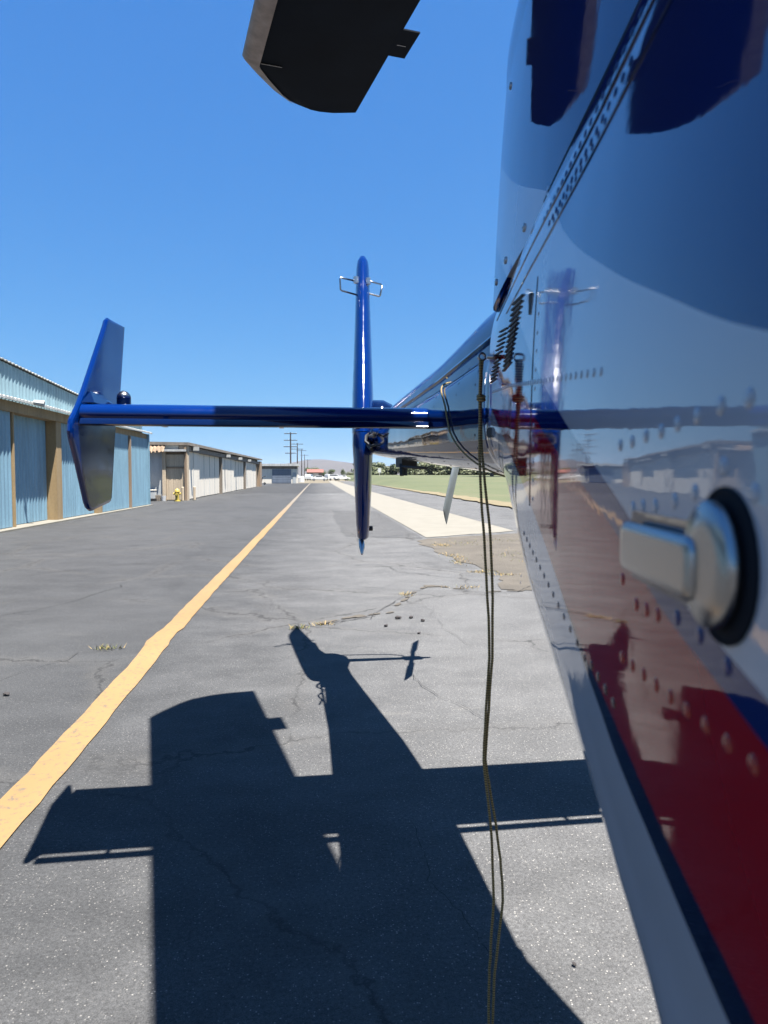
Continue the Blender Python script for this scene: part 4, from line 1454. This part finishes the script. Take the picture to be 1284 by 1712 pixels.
def vseam(a, z0, z1, mat='navy'):
    m = MB()
    vv = []
    N = 14
    for i in range(N + 1):
        z = z0 + (z1 - z0) * i / N
        n = wall_n(a, z)
        p = on_wall(a, z) + n * .0008
        du = Vector((-.2190 * -1, .9757, 0)) * .0009
        vv += [tuple(p - du), tuple(p + du), tuple(p + du - n * .003), tuple(p - du - n * .003)]
    ff = []
    for i in range(N):
        for k in range(4):
            k2 = (k + 1) % 4
            ff.append((4 * i + k, 4 * i + k2, 4 * i + 4 + k2, 4 * i + 4 + k))
    m.add(vv, ff)
    return m.build('panel_seam', mat, FUS)
vseam(-1.66, 1.46, 1.76)
for i in range(12):
    rivet(-1.69, 1.47 + i * .0235, 'white', .7)
# quarter-turn screws along the cowling edge
SCR = bpy.data.meshes.new('screw')
m = MB()
m.tube([(0, 0, 0), (0, 0, .002), (0, 0, .003)], [.0075, .0075, .006], 12)
m.box(-.006, .006, -.0008, .0008, .003, .0034, 1)
SCR.from_pydata(m.v, [], m.f)
SCR.materials.append(M['steel'])
SCR.materials.append(M['black'])
SCR.polygons.foreach_set('material_index', m.mi)
from mathutils.bvhtree import BVHTree
CB = BVHTree.FromPolygons([v.co.copy() for v in COWL.data.vertices], [tuple(p.vertices) for p in COWL.data.polygons])
for a, z in ((-1.885, 1.902), (-1.708, 1.912), (-1.552, 1.914), (-1.37, 1.924), (-1.149, 1.935), (-0.98, 1.937), (-2.05, 1.895), (-1.0, 2.36)):
    o = bpy.data.objects.new('screw', SCR)
    COL.objects.link(o)
    o.parent = COWL
    hit, n, _, _ = CB.ray_cast(Vector((-2, a, z)), Vector((1, 0, 0)))
    if n.x > 0:
        n = -n
    o.location = hit
    o.rotation_euler = n.to_track_quat('Z', 'Y').to_euler()

# louvres near the boom joint
def louvre(a0, z0, a1, z1):
    p0, p1 = on_wall(a0, z0), on_wall(a1, z1)
    n = wall_n((a0 + a1) / 2, (z0 + z1) / 2)
    dn = Vector((0, 0, -1))
    m = MB()
    sec = [(0, 0), (.0035, -.0008), (.003, -.0030), (-.001, -.0036)]
    m.loft([[tuple(p + n * u + Vector((0, 0, v))) for u, v in sec] for p in (p0, p0.lerp(p1, .5), p1)])
    m.build('louvre_slat', 'black', FUS)
for i in range(13):
    t_ = i / 12
    louvre(-.90 - .235 * t_, 1.723 + .073 * t_, -1.06 - .225 * t_, 1.711 + .062 * t_)
for i in range(14):
    t_ = i / 13
    louvre(-1.24 - .13 * t_, 1.701 + .094 * t_, -1.37 - .145 * t_, 1.697 + .078 * t_)
MB().box(-.002, .0015, -.005, .005, -.014, .014, mat=Matrix.Translation(on_wall(-1.61, 1.737))).build('slot_latch', 'black', FUS)
pg = MB()
pp = on_wall(-.95, 1.60)
pg.tube([tuple(pp + NW * -.005), tuple(pp + NW * .006)], .012, 12)
pg.build('drain_plug', 'black', FUS)

# compartment handle
HA = Vector((-(wall_w(-2.3)), -2.298, 1.462))
def hpt(u, v, w):          # u forward along the wall (towards -a), v up, w outward
    dirf = Vector((-.2245, -1, 0)).normalized()
    dirf = Vector((-.2190, -.9757, 0))
    nn = Vector((-.9757, .2190, 0))
    return tuple(HA + dirf * u + Vector((0, 0, v)) + nn * w)
hp = MB()
n = 28
def disc(r, w, u0=0, v0=0):
    return [hpt(u0 + r * math.cos(2 * math.pi * k / n), v0 + r * math.sin(2 * math.pi * k / n), w) for k in range(n)]
hp.loft([disc(.0335, -.002), disc(.0335, .0008), disc(.032, .0014), disc(.0315, .0006)], cap0=False)
rc = hp.build('handle_recess', 'blade', FUS, sharp_ang=40)
kn = MB()
kn.loft([disc(.0255, -.001, -.004), disc(.0275, .001, -.004), disc(.0275, .0055, -.004), disc(.0262, .0072, -.004), disc(.015, .0077, -.004)], cap0=False)
kn.build('handle_knob', 'chrome', rc, sharp_ang=60)
LV = -.004
def rrect(u0, u1, hw, w, r_):
    out = []
    for cx_, cy_, b in ((u1 - r_, hw - r_, 0), (u0 + r_, hw - r_, 90), (u0 + r_, -hw + r_, 180), (u1 - r_, -hw + r_, 270)):
        for q in (0, 22, 45, 67, 90):
            out.append(hpt(cx_ + r_ * math.cos(R(b + q)), LV + cy_ + r_ * math.sin(R(b + q)), w))
    return out
ty = MB()
ty.loft([rrect(-.145, -.01, .0205, -.001, .008), rrect(-.145, -.01, .0205, .0008, .008), rrect(-.142, -.01, .0175, .0010, .006)], cap0=False)
ty.build('handle_tray', 'navy', rc, sharp_ang=40)
lv = MB()
lv.loft([rrect(-.134, -.015, .0125, .0035, .006), rrect(-.136, -.013, .0145, .005, .007), rrect(-.136, -.013, .0145, .008, .007), rrect(-.134, -.015, .0128, .0098, .006), rrect(-.128, -.02, .009, .0102, .004)])
lv.build('handle_lever', 'chrome', rc, sharp_ang=60)

# small rivets on the boom side
brv = dome(.0042, .0014, 8, 'navy')
def boom_side(a, t_):
    hw = interp([(-.9, .212), (0.1, .19), (1.0, .155), (2.0, .115), (2.75, .09)], a)
    zt = interp([(-.9, 1.868), (0, 1.838), (.83, 1.829), (2.75, 1.83)], a)
    zb = interp([(-.9, 1.482), (-.5, 1.502), (.55, 1.550), (2.15, 1.622), (2.75, 1.66)], a)
    zc, rz = (zt + zb) / 2, (zt - zb) / 2
    c_, s_ = math.cos(t_), math.sin(t_)
    return Vector((hw * math.copysign(abs(c_) ** .62, c_), a, zc + rz * math.copysign(abs(s_) ** .62, s_)))
for a in (-.68, -.45, -.1, .25):
    for k in range(11):
        t_ = math.pi + math.radians(-58 + k * 11.6)
        p = boom_side(a, t_)
        q = boom_side(a, t_ + .02)
        du = (boom_side(a + .02, t_) - p)
        nn = du.cross(q - p).normalized()
        if nn.x > 0:
            nn = -nn
        o = bpy.data.objects.new('rivet', brv)
        COL.objects.link(o)
        o.parent = BOOM
        o.location = p
        o.rotation_euler = nn.to_track_quat('Z', 'Y').to_euler()

# ---- main rotor blade, hub and mast
d = Vector((-.224, .9746, 0))
p = Vector((.9746, .224, 0))
def wl(x, y, z):
    # world -> helicopter local
    dx, dy = x - .593, y - 2.61
    return Vector((dx * math.cos(TH) + dy * math.sin(TH), -dx * math.sin(TH) + dy * math.cos(TH), z))
ZB = 3.57
LEAD, TRAIL = .491, 1.183          # chord limits along p
TIP = Vector((.23, 4.28, 0)).dot(d)
def b_pt(s_, c_, z):
    q = d * s_ + p * c_
    return tuple(wl(q.x, q.y, ZB + z))
bl = MB()
def blade_ring(s_, lead, trail, tk, droop):
    ch = trail - lead
    pr = [(0, 0), (.015, .35), (.05, .65), (.12, .92), (.28, 1.0), (.6, .6), (1.0, .06)]
    top = [b_pt(s_, lead + u * ch, droop + .5 * tk + v * tk / 2) for u, v in pr]
    bot = [b_pt(s_, lead + u * ch, droop + .5 * tk - v * tk / 2) for u, v in reversed(pr[1:])]
    return top + bot
rows_ = []
s_tip = TIP
for s_, lead in ((s_tip - 5.3, LEAD), (s_tip - 3, LEAD), (s_tip - 1.5, LEAD), (s_tip - .60, LEAD), (s_tip - .37, LEAD), (s_tip - .345, LEAD + .012), (s_tip - .26, LEAD + .075), (s_tip - .13, LEAD + .185), (s_tip - .055, LEAD + .275), (s_tip - .015, LEAD + .385)):
    rows_.append(blade_ring(s_, lead, TRAIL, .075, 0.0))
# the tip edge runs slightly skewed: outermost short ring
rows_.append(blade_ring(s_tip, LEAD + .50, TRAIL, .05, 0.012))
bl.loft(rows_)
BLADE = bl.build('main_rotor_blade', 'blade', HELI, sharp_ang=40)
# worn nose cap along the leading edge and the swept tip
nc = MB()
rows_ = []
for s_, lead in ((s_tip - 3, LEAD), (s_tip - 1.5, LEAD), (s_tip - .60, LEAD), (s_tip - .37, LEAD), (s_tip - .345, LEAD + .012), (s_tip - .26, LEAD + .075), (s_tip - .13, LEAD + .185), (s_tip - .055, LEAD + .275)):
    ring = []
    for u, v in ((.12, .97), (.05, .72), (.02, .50), (.0, .16), (-.004, 0), (.0, -.16), (.02, -.50), (.05, -.72), (.115, -.97)):
        ring.append(b_pt(s_, lead - .003 + u * (TRAIL - lead) * 1.05, .0375 + v * 1.10 * .0375))
    rows_.append(ring)
nc.loft(rows_, closed=False, cap0=False, cap1=False)
nc.build('nose_cap', 'nose', BLADE, smooth=True)
tb = MB()
def bx(s0, s1, c0, c1, z0, z1):
    vv = [b_pt(s_, c_, z) for z in (z0, z1) for s_, c_ in ((s0, c0), (s1, c0), (s1, c1), (s0, c1))]
    return vv, [(3, 2, 1, 0), (4, 5, 6, 7), (0, 1, 5, 4), (1, 2, 6, 5), (2, 3, 7, 6), (3, 0, 4, 7)]
tb.add(*bx(s_tip - .82, s_tip - .60, TRAIL - .03, TRAIL + .085, .034, .041))
tb.build('trim_tab', 'blade', BLADE)
for s_, c0, c1 in ((s_tip - .40, LEAD + .085, LEAD + .19), (s_tip - .70, TRAIL + .01, TRAIL + .055)):
    st = MB()
    st.add(*bx(s_ - .002, s_ + .002, c0, c1, -.006 if c0 < 1 else .032, .004 if c0 < 1 else .0335))
    st.build('static_wire', 'chrome', BLADE)
MB().tube([b_pt(s_tip - 5.35, .80, .03), b_pt(s_tip - 6.3, .95, .03)], [.09, .13], 12).build('blade_grip', 'steel', HELI, smooth=True)
q = b_pt(s_tip - 6.3, .95, 0)
MB().tube([(q[0], q[1], 2.5), (q[0], q[1], 3.75)], [.11, .09], 14).build('rotor_mast', 'steel', HELI, smooth=True)
MB().tube([(q[0], q[1], 3.52), (q[0], q[1], 3.76)], [.22, .2], 16).build('rotor_hub', 'steel', HELI, smooth=True)

# ------------------------------------------------------------------ tie-down rope hanging at the boom joint
def rope():
    t = thing('tie_down_rope', 'pair of thin yellow and black cords hanging from the tail boom joint', 'rope', (.333, 1.45, 0))
    base = [(.3325, 1.735), (.331, 1.66), (.335, 1.543), (.348, 1.371), (.357, 1.121), (.350, .905), (.366, .737), (.374, .60), (.368, .45), (.366, .328), (.365, .15), (.365, .01)]
    rr = random.Random(2)
    def strand(off, nm):
        pts = []
        for i in range(len(base) - 1):
            for k in range(6):
                u = k / 6
                x = base[i][0] * (1 - u) + base[i + 1][0] * u
                z = base[i][1] * (1 - u) + base[i + 1][1] * u
                sp = off(z)
                pts.append((x - .333 + sp + rr.uniform(-.0006, .0006), rr.uniform(-.001, .001) + (.004 if nm else -.004) * math.sin(z * 9), z))
        m = MB()
        m.tube(pts, .0029, 6)
        m.build('cord', 'rope', t, smooth=True)
    strand(lambda z: -.0045 + .003 * math.sin(z * 12) - .004 * math.exp(-((z - .62) / .12) ** 2), 0)
    strand(lambda z: .0040 + .003 * math.sin(z * 10 + 1) + .007 * math.exp(-((z - .62) / .12) ** 2) - .004 * math.exp(-((z - .9) / .08) ** 2), 1)
    kn_ = MB()
    for k in range(2):
        kn_.tube([(.007 * math.cos(2 * math.pi * i / 10), .006 * math.sin(2 * math.pi * i / 10), 1.655 + .006 * k + .003 * math.sin(2 * math.pi * i / 10)) for i in range(11)], .003, 6)
    kn_.build('knot', 'rope', t, smooth=True)
rope()
ey = MB()
ey_p = [wl(*q) for q in ((.375, 1.452, 1.742), (.345, 1.452, 1.742))]
ey.tube([tuple(q) for q in ey_p], .0045, 8)
ec = wl(.334, 1.452, 1.742)
ey.tube([(ec.x + .007 * math.cos(2 * math.pi * k / 14), ec.y, ec.z + .007 * math.sin(2 * math.pi * k / 14)) for k in range(15)], .0028, 6)
ey.build('tie_down_eye', 'chrome', HELI, smooth=True)
# cord looped round the boom
def ring_cord(a0, a1, label, zoff=0):
    pts = []
    for k in range(61):
        t_ = 2 * math.pi * k / 60 + math.pi / 2
        a = a0 + (a1 - a0) * (.5 - .5 * math.cos(2 * math.pi * k / 60))
        pv = boom_side(a, t_)
        zc = 1.66
        o_ = Vector((pv.x, 0, pv.z - zc)).normalized() * .006
        w = Vector((pv.x + o_.x, a, pv.z + o_.z))
        x = .593 + w.x * math.cos(TH) - w.y * math.sin(TH)
        y = 2.61 + w.x * math.sin(TH) + w.y * math.cos(TH)
        pts.append((x, y, w.z))
    m = MB()
    m.tube(pts, .0028, 6, cap=False)
    t = thing('tie_rope', label, 'cord', (.6, 2.2, 0), 0, 'cords tied round the tail boom')
    m.v = [(q[0] - .6, q[1] - 2.2, q[2]) for q in m.v]
    m.build('cord', 'rope', t, smooth=True)
ring_cord(.0, -.72, 'long slanting cord looped under the tail boom by the stabilizer root')

# ------------------------------------------------------------------ thin summer haze
hz = bpy.data.materials.new('haze_air')
hz.use_nodes = True
nt = hz.node_tree
nt.nodes.clear()
hout = nt.nodes.new('ShaderNodeOutputMaterial')
pv = nt.nodes.new('ShaderNodeVolumePrincipled')
pv.inputs['Color'].default_value = (0.78, 0.87, 1.0, 1)
pv.inputs['Density'].default_value = 0.00006
pv.inputs['Anisotropy'].default_value = 0.2
nt.links.new(pv.outputs[0], hout.inputs['Volume'])
M['haze'] = hz
MB().box(-4100, 4100, -1600, 5600, -2.2, 110).build('haze', 'haze', None, kind='stuff')
